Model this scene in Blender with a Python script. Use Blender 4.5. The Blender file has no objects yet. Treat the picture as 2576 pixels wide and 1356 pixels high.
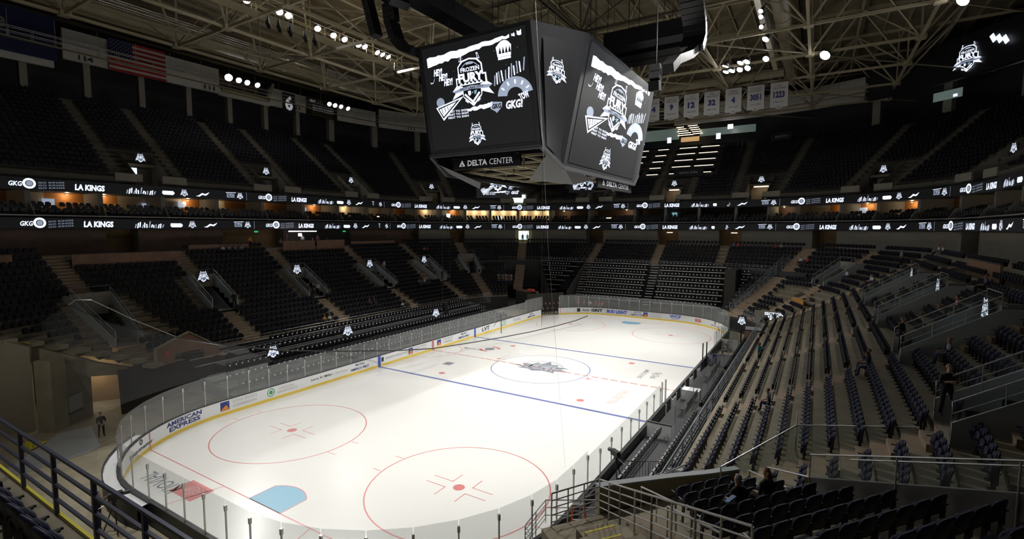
import bpy, math, random
import numpy as np
from mathutils import Vector, Matrix
random.seed(7)
SC = bpy.context.scene
COL = SC.collection
PI = math.pi

# ---------------------------------------------------------------- camera
FPX = 1252.35
CAM = Vector((21.43, -40.04, 12.90)); YAW, PITCH, ROLL = -0.5499, -0.0820, 0.0028
_f = Vector((math.sin(YAW)*math.cos(PITCH), math.cos(YAW)*math.cos(PITCH), math.sin(PITCH)))
_r = Vector((math.cos(YAW), -math.sin(YAW), 0)); _u = _r.cross(_f)
_x = _r*math.cos(ROLL)+_u*math.sin(ROLL); _y = -_r*math.sin(ROLL)+_u*math.cos(ROLL)
cd = bpy.data.cameras.new('camera'); cam = bpy.data.objects.new('camera', cd); COL.objects.link(cam)
M = Matrix((_x, _y, -_f)).transposed().to_4x4(); M.translation = CAM; cam.matrix_world = M
cd.sensor_width = 36; cd.lens = 36*FPX/2576; cd.clip_start = .1; cd.clip_end = 400
SC.camera = cam

# ---------------------------------------------------------------- world, exposure
SC.view_settings.view_transform = 'Standard'; SC.view_settings.look = 'None'
SC.view_settings.gamma = 1; SC.view_settings.use_curve_mapping = False
SC.view_settings.exposure = 0.0
w = bpy.data.worlds.new('world'); SC.world = w; w.use_nodes = True
w.node_tree.nodes['Background'].inputs[0].default_value = (.6, .62, .7, 1)
w.node_tree.nodes['Background'].inputs[1].default_value = .004
cy_ = SC.cycles
cy_.max_bounces = 6; cy_.diffuse_bounces = 3; cy_.glossy_bounces = 2; cy_.transparent_max_bounces = 24
cy_.transmission_bounces = 2; cy_.caustics_reflective = False; cy_.caustics_refractive = False
cy_.sample_clamp_indirect = 4; cy_.use_denoising = True
LAMP_W = 400      # watts of one floodlight spot aimed at the ice
FILL_W = 70       # fill lamps added high over the upper bowl

# ---------------------------------------------------------------- materials
def mat(name, col, rough=.6, metal=0, emit=0, noise=0, nscale=3.0, spec=.5, ecol=None):
    m = bpy.data.materials.new(name); m.use_nodes = True
    nt = m.node_tree; b = nt.nodes['Principled BSDF']
    b.inputs['Base Color'].default_value = (*col, 1); b.inputs['Roughness'].default_value = rough
    b.inputs['Metallic'].default_value = metal; b.inputs['Specular IOR Level'].default_value = spec
    if noise:
        tc = nt.nodes.new('ShaderNodeTexCoord'); n = nt.nodes.new('ShaderNodeTexNoise'); r = nt.nodes.new('ShaderNodeValToRGB')
        n.inputs['Scale'].default_value = nscale; n.inputs['Detail'].default_value = 5
        r.color_ramp.elements[0].position = .3; r.color_ramp.elements[1].position = .7
        r.color_ramp.elements[0].color = (*[c*(1-noise) for c in col], 1); r.color_ramp.elements[1].color = (*[min(1, c*(1+noise)) for c in col], 1)
        nt.links.new(tc.outputs['Object'], n.inputs['Vector']); nt.links.new(n.outputs['Fac'], r.inputs['Fac'])
        nt.links.new(r.outputs['Color'], b.inputs['Base Color'])
    if emit:
        b.inputs['Emission Color'].default_value = (*(ecol or col), 1); b.inputs['Emission Strength'].default_value = emit
    return m
def glassmat(name, tint, refl, rough=.03):
    m = bpy.data.materials.new(name); m.use_nodes = True; nt = m.node_tree; nt.nodes.clear()
    o = nt.nodes.new('ShaderNodeOutputMaterial'); t = nt.nodes.new('ShaderNodeBsdfTransparent'); g = nt.nodes.new('ShaderNodeBsdfPrincipled')
    g.inputs['Base Color'].default_value = (.72, .74, .74, 1); g.inputs['Roughness'].default_value = rough; mx = nt.nodes.new('ShaderNodeMixShader')
    t.inputs[0].default_value = (*tint, 1); mx.inputs[0].default_value = refl
    nt.links.new(t.outputs[0], mx.inputs[1]); nt.links.new(g.outputs[0], mx.inputs[2]); nt.links.new(mx.outputs[0], o.inputs[0])
    return m
MT = dict(
 ice=mat('ice', (.70, .70, .675), .22, noise=.012, nscale=.35, spec=.5),
 red=mat('ice_red', (.55, .19, .19), .35), blue=mat('ice_blue', (.13, .16, .36), .35), palered=mat('ice_pale_red', (.66, .42, .41), .35),
 crease=mat('crease_blue', (.17, .37, .50), .35), grey=mat('ice_grey', (.20, .22, .25), .35), lightgrey=mat('ice_light_grey', (.42, .45, .49), .35),
 bwhite=mat('board_white', (.80, .81, .82), .35), kick=mat('kick_yellow', (.80, .58, .08), .4), black=mat('black', (.010, .010, .012), .5),
 dark=mat('dark_grey', (.035, .035, .038), .5), steel=mat('aluminium', (.50, .50, .50), .35, .7), railg=mat('grey_rail_paint', (.30, .33, .36), .4, .2),
 railn=mat('navy_rail_paint', (.055, .065, .13), .4, .1), glass=glassmat('acrylic_glass', (.93, .94, .94), .13), railglass=glassmat('rail_glass', (.86, .89, .87), .05),
 net=glassmat('clear_net', (.95, .95, .95), .035, .6),
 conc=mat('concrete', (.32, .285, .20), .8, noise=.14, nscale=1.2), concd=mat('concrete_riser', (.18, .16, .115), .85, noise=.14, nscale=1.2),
 stair=mat('stair_concrete', (.34, .26, .18), .8, noise=.12, nscale=2), wall=mat('painted_concrete', (.30, .28, .23), .8, noise=.06, nscale=.8),
 walll=mat('light_wall', (.40, .43, .45), .6), band=mat('white_fascia', (.68, .66, .61), .7, noise=.05, nscale=.6), wood=mat('wood_veneer', (.27, .15, .09), .55, noise=.2, nscale=1.2),
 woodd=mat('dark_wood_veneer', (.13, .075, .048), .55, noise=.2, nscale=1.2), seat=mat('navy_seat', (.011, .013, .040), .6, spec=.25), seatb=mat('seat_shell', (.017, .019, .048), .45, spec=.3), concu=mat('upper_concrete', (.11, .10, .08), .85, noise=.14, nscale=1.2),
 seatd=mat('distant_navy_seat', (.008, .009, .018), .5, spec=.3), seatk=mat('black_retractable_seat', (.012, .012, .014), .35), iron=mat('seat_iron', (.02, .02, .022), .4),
 deck=mat('bleacher_deck', (.03, .03, .034), .6, noise=.12, nscale=3), nose=mat('aluminium_nosing', (.55, .54, .52), .35, .5), rubber=mat('rubber_floor', (.026, .027, .03), .7, noise=.2, nscale=4),
 yellow=mat('safety_yellow', (.75, .68, .05), .5), steelp=mat('brushed_steel', (.42, .42, .42), .28, .85), beige=mat('beige_steel', (.42, .365, .24), .6), roof=mat('roof_deck', (.22, .185, .12), .8, noise=.25, nscale=.5),
 duct=mat('beige_duct', (.38, .33, .22), .5, noise=.08, nscale=1), lens=mat('lamp_lens', (1, 1, 1), .3, emit=60, ecol=(.93, .94, 1)), led=mat('led_white', (.8, .85, 1), .3, emit=1.15, ecol=(.80, .86, 1)),
 ledg=mat('led_grey', (.5, .55, .65), .3, emit=.38, ecol=(.62, .74, 1)), ledoff=mat('led_panel_off', (.012, .012, .015), .5, emit=.002, ecol=(.9, .95, 1)), ledscr=mat('led_screen_dark', (.012, .012, .015), .5, emit=.009, ecol=(.9, .95, 1)), ledc=mat('led_cyan', (.3, .6, .8), .3, emit=.5, ecol=(.35, .65, .8)),
 board=mat('scoreboard_panel', (.034, .036, .042), .55), sail=mat('grey_sail', (.12, .12, .12), .8), warm=mat('warm_light', (1, .8, .5), .4, emit=5, ecol=(1, .72, .38)), strip=mat('strip_light', (1, .9, .75), .4, emit=2.2, ecol=(1, .80, .58)),
 cool=mat('cool_light', (.8, 1, .95), .4, emit=1.6, ecol=(.72, .95, .9)), neon=mat('pink_white_light', (1, .9, 1), .4, emit=6, ecol=(1, .86, .95)),
 suitew=mat('suite_cream_wall', (.75, .62, .42), .7), suiteo=mat('suite_amber_wall', (.50, .20, .05), .6), suitep=mat('suite_pillar', (.20, .20, .18), .7), green=mat('exit_green', (0, .5, .2), .5, emit=.6, ecol=(.05, .8, .3)),
 banner=mat('banner_cloth', (.62, .61, .58), .9), bannerblue=mat('banner_navy', (.02, .025, .09), .8), flagw=mat('flag_white', (.60, .56, .52), .9), flagr=mat('flag_red', (.42, .03, .03), .9), flagb=mat('flag_blue', (.02, .025, .10), .9),
 cloth=mat('orange_trim', (.45, .22, .04), .7), orange=mat('ladder_orange', (.75, .12, .03), .5), curtain=mat('black_drape', (.035, .032, .026), .9), txtb=mat('text_navy', (.03, .04, .20), .5), txtk=mat('text_black', (.03, .03, .03), .5),
 txtr=mat('text_red', (.60, .08, .06), .5), txtg=mat('text_green', (.05, .35, .15), .5), txtgr=mat('text_grey', (.45, .45, .46), .5), txtw=mat('text_white', (.75, .75, .75), .6, emit=.25, ecol=(.9, .92, 1)), orangep=mat('logo_orange', (.75, .25, .04), .5),
 amber=mat('tan_corridor', (.28, .18, .08), .8, noise=.2, nscale=.6), cable=mat('black_cable', (.012, .012, .012), .5), bluem=mat('blue_matte', (.05, .10, .50), .5),
)

# ---------------------------------------------------------------- mesh helpers
class MB:
    def __init__(s): s.v = []; s.f = []; s.m = []; s.n = 0
    def add(s, V, F, mi=0):
        V = np.asarray(V, float).reshape(-1, 3); s.v.append(V)
        for f in F: s.f.append(tuple(int(i)+s.n for i in f)); s.m.append(mi)
        s.n += len(V); return s
    def box(s, c, d, mi=0, rz=0.0, R=None):
        x, y, z = [q/2 for q in d]
        V = np.array([(a*x, b*y, e*z) for e in (-1, 1) for b in (-1, 1) for a in (-1, 1)])
        if R is not None: V = V@np.array(R).T
        elif rz: c_, s_ = math.cos(rz), math.sin(rz); V = V@np.array([[c_, -s_, 0], [s_, c_, 0], [0, 0, 1]]).T
        return s.add(V+np.array(c), [(0, 2, 3, 1), (4, 5, 7, 6), (0, 1, 5, 4), (2, 6, 7, 3), (0, 4, 6, 2), (1, 3, 7, 5)], mi)
    def bar(s, a, b, w, h=None, mi=0):
        a = Vector(a); b = Vector(b); d = b-a; L = d.length
        if L < 1e-6: return s
        d.normalize(); up = Vector((0, 0, 1)) if abs(d.z) < .99 else Vector((0, 1, 0)); sx = d.cross(up).normalized(); uz = sx.cross(d)
        return s.box((a+b)/2, (w, L, h or w), mi, R=Matrix((sx, d, uz)).transposed())
    def tube(s, pts, r, n=6, mi=0, cap=True):
        P = [Vector(p) for p in pts]; rr = r if hasattr(r, '__len__') else [r]*len(P); V = []; F = []
        for i, p in enumerate(P):
            d = (P[min(i+1, len(P)-1)]-P[max(i-1, 0)]).normalized(); up = Vector((0, 0, 1)) if abs(d.z) < .95 else Vector((1, 0, 0))
            a = d.cross(up).normalized(); b = a.cross(d)
            for k in range(n):
                t = 2*PI*k/n; V.append(p+a*(rr[i]*math.cos(t))+b*(rr[i]*math.sin(t)))
        for i in range(len(P)-1):
            for k in range(n): F.append((i*n+k, i*n+(k+1) % n, (i+1)*n+(k+1) % n, (i+1)*n+k))
        if cap: F.append(tuple(range(n))[::-1]); F.append(tuple(range((len(P)-1)*n, len(P)*n)))
        return s.add(V, F, mi)
    def quad(s, a, b, c, d, mi=0): return s.add([a, b, c, d], [(0, 1, 2, 3)], mi)
    def poly(s, P, mi=0): return s.add(P, [tuple(range(len(P)))], mi)
    def prism(s, P, z0, z1, mi=0):
        n = len(P); V = [(x, y, z0) for x, y in P]+[(x, y, z1) for x, y in P]
        return s.add(V, [tuple(range(n))[::-1], tuple(range(n, 2*n))]+[(i, (i+1) % n, n+(i+1) % n, n+i) for i in range(n)], mi)
    def ext(s, P, d, mi=0):   # planar polygon P given a depth vector d
        n = len(P); P = np.array(P, float); V = np.vstack([P, P+np.array(d)])
        return s.add(V, [tuple(range(n))[::-1], tuple(range(n, 2*n))]+[(i, (i+1) % n, n+(i+1) % n, n+i) for i in range(n)], mi)
    def build(s, name, mats, parent=None, smooth=False, loc=None, rz=0):
        me = bpy.data.meshes.new(name); V = np.vstack(s.v) if s.v else np.zeros((0, 3))
        me.vertices.add(len(V)); me.vertices.foreach_set('co', V.astype(np.float32).ravel())
        ln = np.array([len(f) for f in s.f], np.int32); me.loops.add(int(ln.sum())); me.polygons.add(len(ln))
        me.loops.foreach_set('vertex_index', np.fromiter((i for f in s.f for i in f), np.int32, int(ln.sum())))
        me.polygons.foreach_set('loop_start', np.concatenate([[0], np.cumsum(ln)[:-1]]).astype(np.int32))
        for m in (mats if isinstance(mats, (list, tuple)) else [mats]): me.materials.append(MT[m] if isinstance(m, str) else m)
        me.polygons.foreach_set('material_index', np.array(s.m, np.int32))
        me.polygons.foreach_set('use_smooth', np.full(len(ln), bool(smooth)))
        me.update(calc_edges=True); me.validate()
        o = bpy.data.objects.new(name, me); COL.objects.link(o)
        if parent: o.parent = parent
        if loc: o.location = loc
        if rz: o.rotation_euler.z = rz
        return o
def tag(o, label, cat, group=None, kind=None):
    o['label'] = label; o['category'] = cat
    if group: o['group'] = group
    if kind: o['kind'] = kind
    return o
def struct(o, label=None):
    o['kind'] = 'structure'
    if label: o['label'] = label
    return o
def empty(name, loc=(0, 0, 0), rz=0):
    o = bpy.data.objects.new(name, None); COL.objects.link(o); o.location = loc; o.rotation_euler.z = rz; return o
def copy_tree(o, parent=None):
    c = o.copy(); COL.objects.link(c)
    if parent: c.parent = parent
    for ch in o.children: copy_tree(ch, c)
    return c
# text as flat mesh data in a unit frame (height 1 = cap height about .7)
_tc = {}
def text2d(s, bold=0.0, align='CENTER', shear=0.0, res=2):
    k = (s, bold, align, shear)
    if k not in _tc:
        cu = bpy.data.curves.new('t', 'FONT'); cu.body = s; cu.align_x = align; cu.align_y = 'CENTER'; cu.offset = bold; cu.shear = shear
        cu.resolution_u = res; cu.space_line = .8; cu.fill_mode = 'FRONT'
        ob = bpy.data.objects.new('t', cu); COL.objects.link(ob)
        me = bpy.data.meshes.new_from_object(ob.evaluated_get(bpy.context.evaluated_depsgraph_get()))
        V = np.array([v.co[:] for v in me.vertices]); F = [tuple(p.vertices) for p in me.polygons]
        bpy.data.objects.remove(ob); bpy.data.curves.remove(cu); bpy.data.meshes.remove(me)
        if len(V): V[:, 0] -= 0 if align != 'CENTER' else (V[:, 0].max()+V[:, 0].min())/2; V[:, 1] -= (V[:, 1].max()+V[:, 1].min())/2
        _tc[k] = (V, F)
    return _tc[k]
class Art:
    """flat artwork in (x, y) with layered depth; mapped onto a surface afterwards"""
    def __init__(s): s.items = []
    def text(s, t, x, y, w=None, h=None, mi=0, bold=0.0, rot=0, shear=0, lay=0):
        V, F = text2d(t, bold, shear=shear)
        if not len(V): return s
        V = V.copy(); W = np.ptp(V[:, 0]); H = np.ptp(V[:, 1]); sx = (w/W) if w else (h/H); sy = (h/H) if h else sx
        V[:, 0] *= sx; V[:, 1] *= sy; s.put(V[:, :2], F, x, y, rot, mi, lay); return s
    def put(s, V, F, x, y, rot, mi, lay):
        c, q = math.cos(rot), math.sin(rot); V = np.asarray(V, float)@np.array([[c, q], [-q, c]])+np.array([x, y]); s.items.append((V, F, mi, lay))
    def poly(s, P, mi=0, lay=0, x=0, y=0, rot=0, sc=1): s.put(np.array(P, float)*sc, [tuple(range(len(P)))], x, y, rot, mi, lay); return s
    def ring(s, cx, cy, r0, r1, mi=0, a0=0, a1=2*PI, n=24, lay=0, sy=1):
        V = []; F = []
        for i in range(n+1):
            t = a0+(a1-a0)*i/n; V += [(r0*math.cos(t), sy*r0*math.sin(t)), (r1*math.cos(t), sy*r1*math.sin(t))]
            if i: F.append((2*i-2, 2*i-1, 2*i+1, 2*i))
        s.put(V, F, cx, cy, 0, mi, lay); return s
    def line(s, a, b, w, mi=0, lay=0):
        a = np.array(a, float); b = np.array(b, float); d = b-a; d /= max(1e-6, np.hypot(*d)); n = np.array([-d[1], d[0]])*w/2
        s.put([a-n, b-n, b+n, a+n], [(0, 1, 2, 3)], 0, 0, 0, mi, lay); return s
    def rect(s, x, y, w, h, mi=0, lay=0, rot=0): return s.poly([(-w/2, -h/2), (w/2, -h/2), (w/2, h/2), (-w/2, h/2)], mi, lay, x, y, rot)
    def merge(s, o, x=0, y=0, sc=1, rot=0, lay=0, mimap=None):
        for V, F, mi, l in o.items: s.put(V*sc, F, x, y, rot, mimap[mi] if mimap else mi, l+lay)
        return s
    def put_grid(s, x0, y0, x1, y1, n=8):
        V = [(x0+(x1-x0)*i/n, y0+(y1-y0)*j/n) for j in range(n+1) for i in range(n+1)]; s.items.append((np.array(V), [(j*(n+1)+i, j*(n+1)+i+1, (j+1)*(n+1)+i+1, (j+1)*(n+1)+i) for j in range(n) for i in range(n)], 0, 0)); return s
    def map(s, fn, mb=None):   # fn(x, y, layer) -> 3D
        mb = mb or MB()
        for V, F, mi, l in s.items: mb.add([fn(x, y, l) for x, y in V], F, mi)
        return mb
def planar(o, X, Y, gap=.012):
    o = Vector(o); X = Vector(X); Y = Vector(Y); N = X.cross(Y).normalized()
    return lambda x, y, l=0: tuple(o+X*x+Y*y+N*(gap*(1+l)))

# ---------------------------------------------------------------- bowl outline: rounded rectangle, offset d inwards, station s along the outer line
X0, AX, AY, RR = -4., 39., 48., 27.
CX, CY = AX-RR, AY-RR
QA = RR*PI/2; LT = 4*CY+4*CX+4*QA
def pos(d, s):
    s = s % LT; r = RR-d; k = 1/RR
    for side in range(4):
        L = 2*CY if side % 2 == 0 else 2*CX
        if s < L:
            return [(X0-CX-r, -CY+s), (X0-CX+s, CY+r), (X0+CX+r, CY-s), (X0+CX-s, -CY-r)][side]
        s -= L
        if s < QA:
            t = [PI, PI/2, 0, -PI/2][side]-s*k; sx, sy = [(-1, 1), (1, 1), (1, -1), (-1, -1)][side]
            return X0+sx*CX+r*math.cos(t), sy*CY+r*math.sin(t)
        s -= QA
    return pos(d, 0)
def nrm(s):   # outward unit normal
    a = pos(0, s); b = pos(-1, s); return b[0]-a[0], b[1]-a[1]
def P3(d, s, z): x, y = pos(d, s); return (x, y, z)
def head(s): n = nrm(s); return math.atan2(-n[1], -n[0])-PI/2      # rotation that turns +Y towards the ice
def corner(s): s = s % LT; return any(a-.01 < s < a+QA+.01 for a in (2*CY, 2*CY+QA+2*CX, 4*CY+2*QA+2*CX, 4*CY+3*QA+4*CX))
def stations(s0, s1, st=1.2):
    out = [s0]; s = s0
    while s < s1-1e-6:
        e = min(s+(st if corner(s+.01) or corner(s+st) else st*3), s1); out.append(e); s = e
    return out
def band(mb, d0, z0, d1, z1, s0, s1, mi=0, st=1.2):
    S = stations(s0, s1, st)
    for a, b in zip(S, S[1:]): mb.quad(P3(d0, a, z0), P3(d0, b, z0), P3(d1, b, z1), P3(d1, a, z1), mi)
def solid_band(mb, d0, d1, z0, z1, s0, s1, mi=0, st=1.2):   # box following the outline, d0 inner side
    band(mb, d0, z0, d0, z1, s0, s1, mi, st); band(mb, d0, z1, d1, z1, s0, s1, mi, st); band(mb, d1, z1, d1, z0, s0, s1, mi, st); band(mb, d1, z0, d0, z0, s0, s1, mi, st)
    for s in (s0, s1): mb.quad(P3(d0, s, z0), P3(d1, s, z0), P3(d1, s, z1), P3(d0, s, z1), mi)
def rail(mb, pts, r=.022, mi=0): mb.tube(pts, r, 6, mi)
def pipe_rail(mb, pts, h=1.05, bars=4, r=.025, post=1.5, mi=0):
    P = [Vector(p) for p in pts]
    for k in range(bars): mb.tube([p+Vector((0, 0, h*(k+1)/bars)) for p in P], r if k == bars-1 else r*.75, 6, mi)
    for a, b in zip(P, P[1:]):
        n = max(1, round((b-a).length/post))
        for i in range(n+1): q = a.lerp(b, i/n); mb.tube([q, q+Vector((0, 0, h))], r, 6, mi)
# ---------------------------------------------------------------- ice rink
HX, HY, CR = 12.95, 30.48, 8.53
def rink_loop(off=0.0, step=.6):
    r = CR+off; out = []
    for k, (sx, sy) in enumerate(((-1, -1), (-1, 1), (1, 1), (1, -1))):   # clockwise from near-left corner
        a0 = [-PI/2, PI, PI/2, 0][k]
        n = 16
        for i in range(n+1):
            t = a0-(PI/2)*i/n; out.append((sx*(HX-CR)+r*math.cos(t), sy*(HY-CR)+r*math.sin(t)))
    return out
RL = rink_loop()
mb = MB(); lo = rink_loop(.02); mb.prism(lo, -.05, 0, 0)
# main floor slab around the rink
fl = MB(); fl.box((16.2, 0, -.13), (59.6, 112, .16)); fl.box((-33.8, 19, -.13), (40.4, 74, .16)); fl.quad((-13.6, -44, -.05), (-13.6, -18, -.05), (-19, -18, -1.75), (-19, -44, -1.75)); fl.quad((-19, -44, -1.75), (-19, -18, -1.75), (-45, -18, -1.75), (-45, -44, -1.75)); fl.quad((-13.6, -18, -.05), (-45, -18, -.05), (-45, -18, -1.9), (-13.6, -18, -1.9)); struct(fl.build('floor', 'conc'), 'bare concrete event floor under and around the rink')
ice = mb.build('ice_sheet', 'ice'); tag(ice, 'white ice sheet with painted hockey lines filling the rink', 'ice rink')
def paint(name, fill):
    a = Art(); fill(a)
    o = a.map(planar((0, 0, 0), (1, 0, 0), (0, 1, 0), .002)).build(name, ['red', 'blue', 'crease', 'grey', 'lightgrey', 'palered', 'txtgr'], ice)
    return o
def lines(a):
    for sy in (-1, 1):
        gy = sy*(HY-3.35); xx = HX-CR+math.sqrt(CR**2-(CR-3.35)**2)
        a.line((-xx, gy), (xx, gy), .06, 0)
        a.line((-HX, sy*7.62), (HX, sy*7.62), .30, 1)
        for sx in (-1, 1):
            a.line((sx*3.35, gy), (sx*4.27, sy*HY), .05, 0)
            fx, fy = sx*6.7, sy*(HY-9.45)
            a.ring(fx, fy, 4.53, 4.60, 0, n=56); a.ring(fx, fy, 0, .30, 0, lay=1)
            for px in (-1, 1):
                for py in (-1, 1):
                    a.line((fx+px*.62, fy+py*.32), (fx+px*1.82, fy+py*.32), .05, 0); a.line((fx+px*.62, fy+py*.30), (fx+px*.62, fy+py*1.15), .05, 0)
                a.line((fx+px*4.57, fy-.85), (fx+px*5.17, fy-.85), .05, 0); a.line((fx+px*4.57, fy+.85), (fx+px*5.17, fy+.85), .05, 0)
            a.ring(sx*6.7, sy*6.1, 0, .30, 0)
    x = -HX
    while x < HX: a.line((x, 0), (min(x+.62, HX), 0), .17, 0, lay=2); x += .86
    a.ring(0, 0, 4.53, 4.61, 1, n=64); a.ring(-HX, 0, 3.0, 3.05, 0, -PI/2, PI/2, 30)
paint('rink_lines', lines)
def creases(a, sy=1):
    if 1:
        gy = sy*(HY-3.35); P = [(-1.22, gy)]; 
        n = 10; h = 1.37
        t0 = math.asin(1.22/1.83)
        for i in range(n+1):
            t = -t0+2*t0*i/n; P.append((1.83*math.sin(t), gy-sy*1.83*math.cos(t)))
        P.append((1.22, gy)); a.poly(P if sy > 0 else P[::-1], 2, 0)
        for q, w_ in zip(P, P[1:]): a.line(q, w_, .05, 0, 1)
paint('goal_crease', lambda a: creases(a, -1)); paint('goal_crease', lambda a: creases(a, 1))
def centre_logo(a):
    # jagged arena crest: star burst with heavy lettering
    P = [(-3.1, -.5), (-1.6, -.35), (-2.2, .35), (-1.2, .55), (-1.0, 1.3), (-.45, .95), (.0, 2.1), (.45, 1.25), (1.3, 1.35), (1.2, .75), (2.5, .85), (1.9, .2), (3.0, -.3), (1.7, -.6), (1.9, -1.2), (.7, -1.0), (-.2, -1.5), (-.8, -1.05), (-1.9, -1.2), (-1.6, -.7)]
    B = Art(); B.poly(P, 3, 1)
    B.text('FURY', .35, -.25, 3.3, 1.0, 4, .03, shear=.2, lay=2); B.text('FROZEN', .2, .62, 2.3, .5, 4, .02, shear=.2, lay=2); B.ring(0, 0, 1.9, 2.15, 4, .2, PI-.2, lay=0)
    B.poly([(-1.6, -.2), (-.9, .4), (-1.0, -.4)], 4, 2)
    a.merge(B, -.1, .3, 1.0, math.radians(0))
    for k, (t, c) in enumerate((('DELTA CENTER', PI*.70), ('DELTA CENTER', -PI*.30))):
        for i, ch in enumerate(t):
            if ch == ' ': continue
            th = c+(i-5.5)*.115*(-1); r = 5.25
            a.text(ch, r*math.cos(th), r*math.sin(th), None, .55, 6, .03, rot=th-PI/2)
        th = c+6.9*.115
        a.poly([(-.25, -.25), (.25, -.25), (0, .3)], 0, 0, 5.2*math.cos(th), 5.2*math.sin(th), th-PI/2)
paint('centre_ice_crest', centre_logo)
for fn in (lambda a: (a.ring(-8.1, 3.6, 0, .55, 3, lay=1), a.ring(-8.1, 3.6, .8, 1.15, 0, .4, 1.9), a.ring(-8.1, 3.6, .8, 1.15, 0, PI+.4, PI+1.9), a.text('MIGHTY', -9.5, 2.6, 2.4, .5, 3, .01)),
    lambda a: (a.rect(-8.2, -3.3, .9, .9, 3), a.text('UTAH SPORTS COMMISSION', -8.9, -6.2, 4.2, .35, 4, rot=PI/2)),
    lambda a: a.text('moderna', 9.0, -3.9, 3.4, .95, 5, .01, rot=-PI/2), lambda a: (a.text('AMERICA FIRST', 8.7, 3.2, 3.2, .45, 3, .01, rot=-PI/2), a.text('Big Deal', 9.7, 3.3, 2.0, .8, 3, .01, rot=-PI/2)),
    lambda a: a.text('KIOVIAL', -6.5, -28.6, 3.1, .8, 3, .01, rot=PI), lambda a: (a.rect(-4.3, -28.2, 2.0, 1.15, 0), a.ring(-4.3, -28.2, .3, .36, 5, lay=1), a.text('SPORT', -4.3, -28.2, 1.1, .35, 5, lay=1, rot=PI)),
    lambda a: a.text('DAIRY WEST', 6.7, 27.9, 3.0, .4, 5), lambda a: a.text('ZIONS BANK', -6.9, 27.9, 3.0, .4, 4)): paint('ice_advertisement', fn)


# ---------------------------------------------------------------- dasher boards
boards = empty('dasher_boards'); tag(boards, 'white hockey boards with yellow kick plate and clear glass around the ice', 'rink boards')
def dense(pts, st=.75):
    out = []
    for a, b in zip(pts, pts[1:]+pts[:1]):
        L = math.hypot(b[0]-a[0], b[1]-a[1]); n = max(1, round(L/st))
        for i in range(n): out.append((a[0]+(b[0]-a[0])*i/n, a[1]+(b[1]-a[1])*i/n))
    return out
def rink_at(t, off=0.0):   # arc length t along RL
    a = None
    return None
RP = np.array(dense(RL, .3)); RS = np.concatenate([[0], np.cumsum(np.hypot(*(np.roll(RP, -1, 0)-RP).T))]); RTOT = RS[-1]
def rp(t, off=0.0):
    t = t % RTOT; i = int(np.searchsorted(RS, t, side='right'))-1; i = min(i, len(RP)-1); a = RP[i]; b = RP[(i+1) % len(RP)]; L = RS[i+1]-RS[i]; f = (t-RS[i])/max(L, 1e-6)
    p = a+(b-a)*f; d = (b-a)/max(L, 1e-6)
    e = 0.35; n = np.array([-d[1], d[0]])       # clockwise traversal: outward is to the left
    return p+n*off
def rt(x, y):
    d = np.hypot(RP[:, 0]-x, RP[:, 1]-y); return float(RS[int(np.argmin(d))])
GAP = (rt(-12.8, 23.9), rt(-11.2, 26.7))
def in_gap(t): return GAP[0] < t % RTOT < GAP[1]
parts = {'board_panel': (0, .12, .2, 1.02, 'bwhite'), 'kick_plate': (-.012, .12, 0, .2, 'kick'), 'top_rail': (-.02, .16, 1.02, 1.08, 'dark'), 'back_cladding': (.12, .15, 0, 1.02, 'black')}
for nm, (o0, o1, z0, z1, mt) in parts.items():
    m = MB(); T = np.linspace(GAP[1], GAP[0]+RTOT, 260)
    for a, b in zip(T, T[1:]):
        p0, p1, q0, q1 = rp(a, o0), rp(b, o0), rp(a, o1), rp(b, o1)
        m.quad((*p0, z0), (*p0, z1), (*p1, z1), (*p1, z0)); m.quad((*q0, z0), (*q1, z0), (*q1, z1), (*q0, z1)); m.quad((*p0, z1), (*q0, z1), (*q1, z1), (*p1, z1)); m.quad((*p0, z0), (*p1, z0), (*q1, z0), (*q0, z0))
    for t in (T[0], T[-1]): m.quad((*rp(t, o0), z0), (*rp(t, o1), z0), (*rp(t, o1), z1), (*rp(t, o0), z1))
    m.build(nm, mt, boards)
# coloured line blocks carried up the boards
for y, mi, wd in ((-7.62, 'bluem', .30), (7.62, 'bluem', .30), (0, 'red', .30)):
    for sx in (-1, 1): MB().box((sx*(HX-.015), y, .54), (.03, wd, 1.06)).build('line_marker', mi, boards)
for y in (-HY+3.35, HY-3.35):
    xx = HX-CR+math.sqrt(CR**2-(CR-3.35)**2)
    for sx in (-1, 1): MB().box((sx*(xx-.01), y, .54), (.05, .07, 1.0)).build('line_marker', 'red', boards)
# adverts on the inner faces
AD = ['txtb', 'txtk', 'txtr', 'txtg', 'txtgr', 'orangep', 'bluem', 'kick']
def logo_sports(a, x, col=4):
    a.rect(x-1.3, 0, .62, .62, 0); a.poly([(-.3, -.3), (.3, -.3), (.1, .1), (-.1, .0)], 5, 1, x-1.3, 0); a.ring(x-1.3, .02, .2, .3, 6, .3, 2.6, 8, 1)
    a.text('UTAH SPORTS', x+.15, .17, 1.75, .2, col); a.text('COMMISSION', x+.12, -.15, 1.7, .2, col)
def board_ad(t, fn):
    a = Art(); fn(a)
    def f(x, y, l):
        p = rp(t+x, -.016-.003*l); return (p[0], p[1], .62+y)
    return a.map(f).build('advertisement', AD, boards)
board_ad(rt(-12.95, -20.9)+.5, lambda a: logo_sports(a, 0))
board_ad(rt(-12.6, -24.6), lambda a: (a.text('AMERICAN', 0, .17, 2.6, .29, 0, .03), a.text('EXPRESS', .05, -.17, 2.3, .29, 0, .03)))
board_ad(rt(-10.7, -27.7), lambda a: (a.text('ticketmaster', 0, -.15, 2.2, .22, 1, .02), a.ring(0, .2, .08, .16, 1)))
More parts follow.
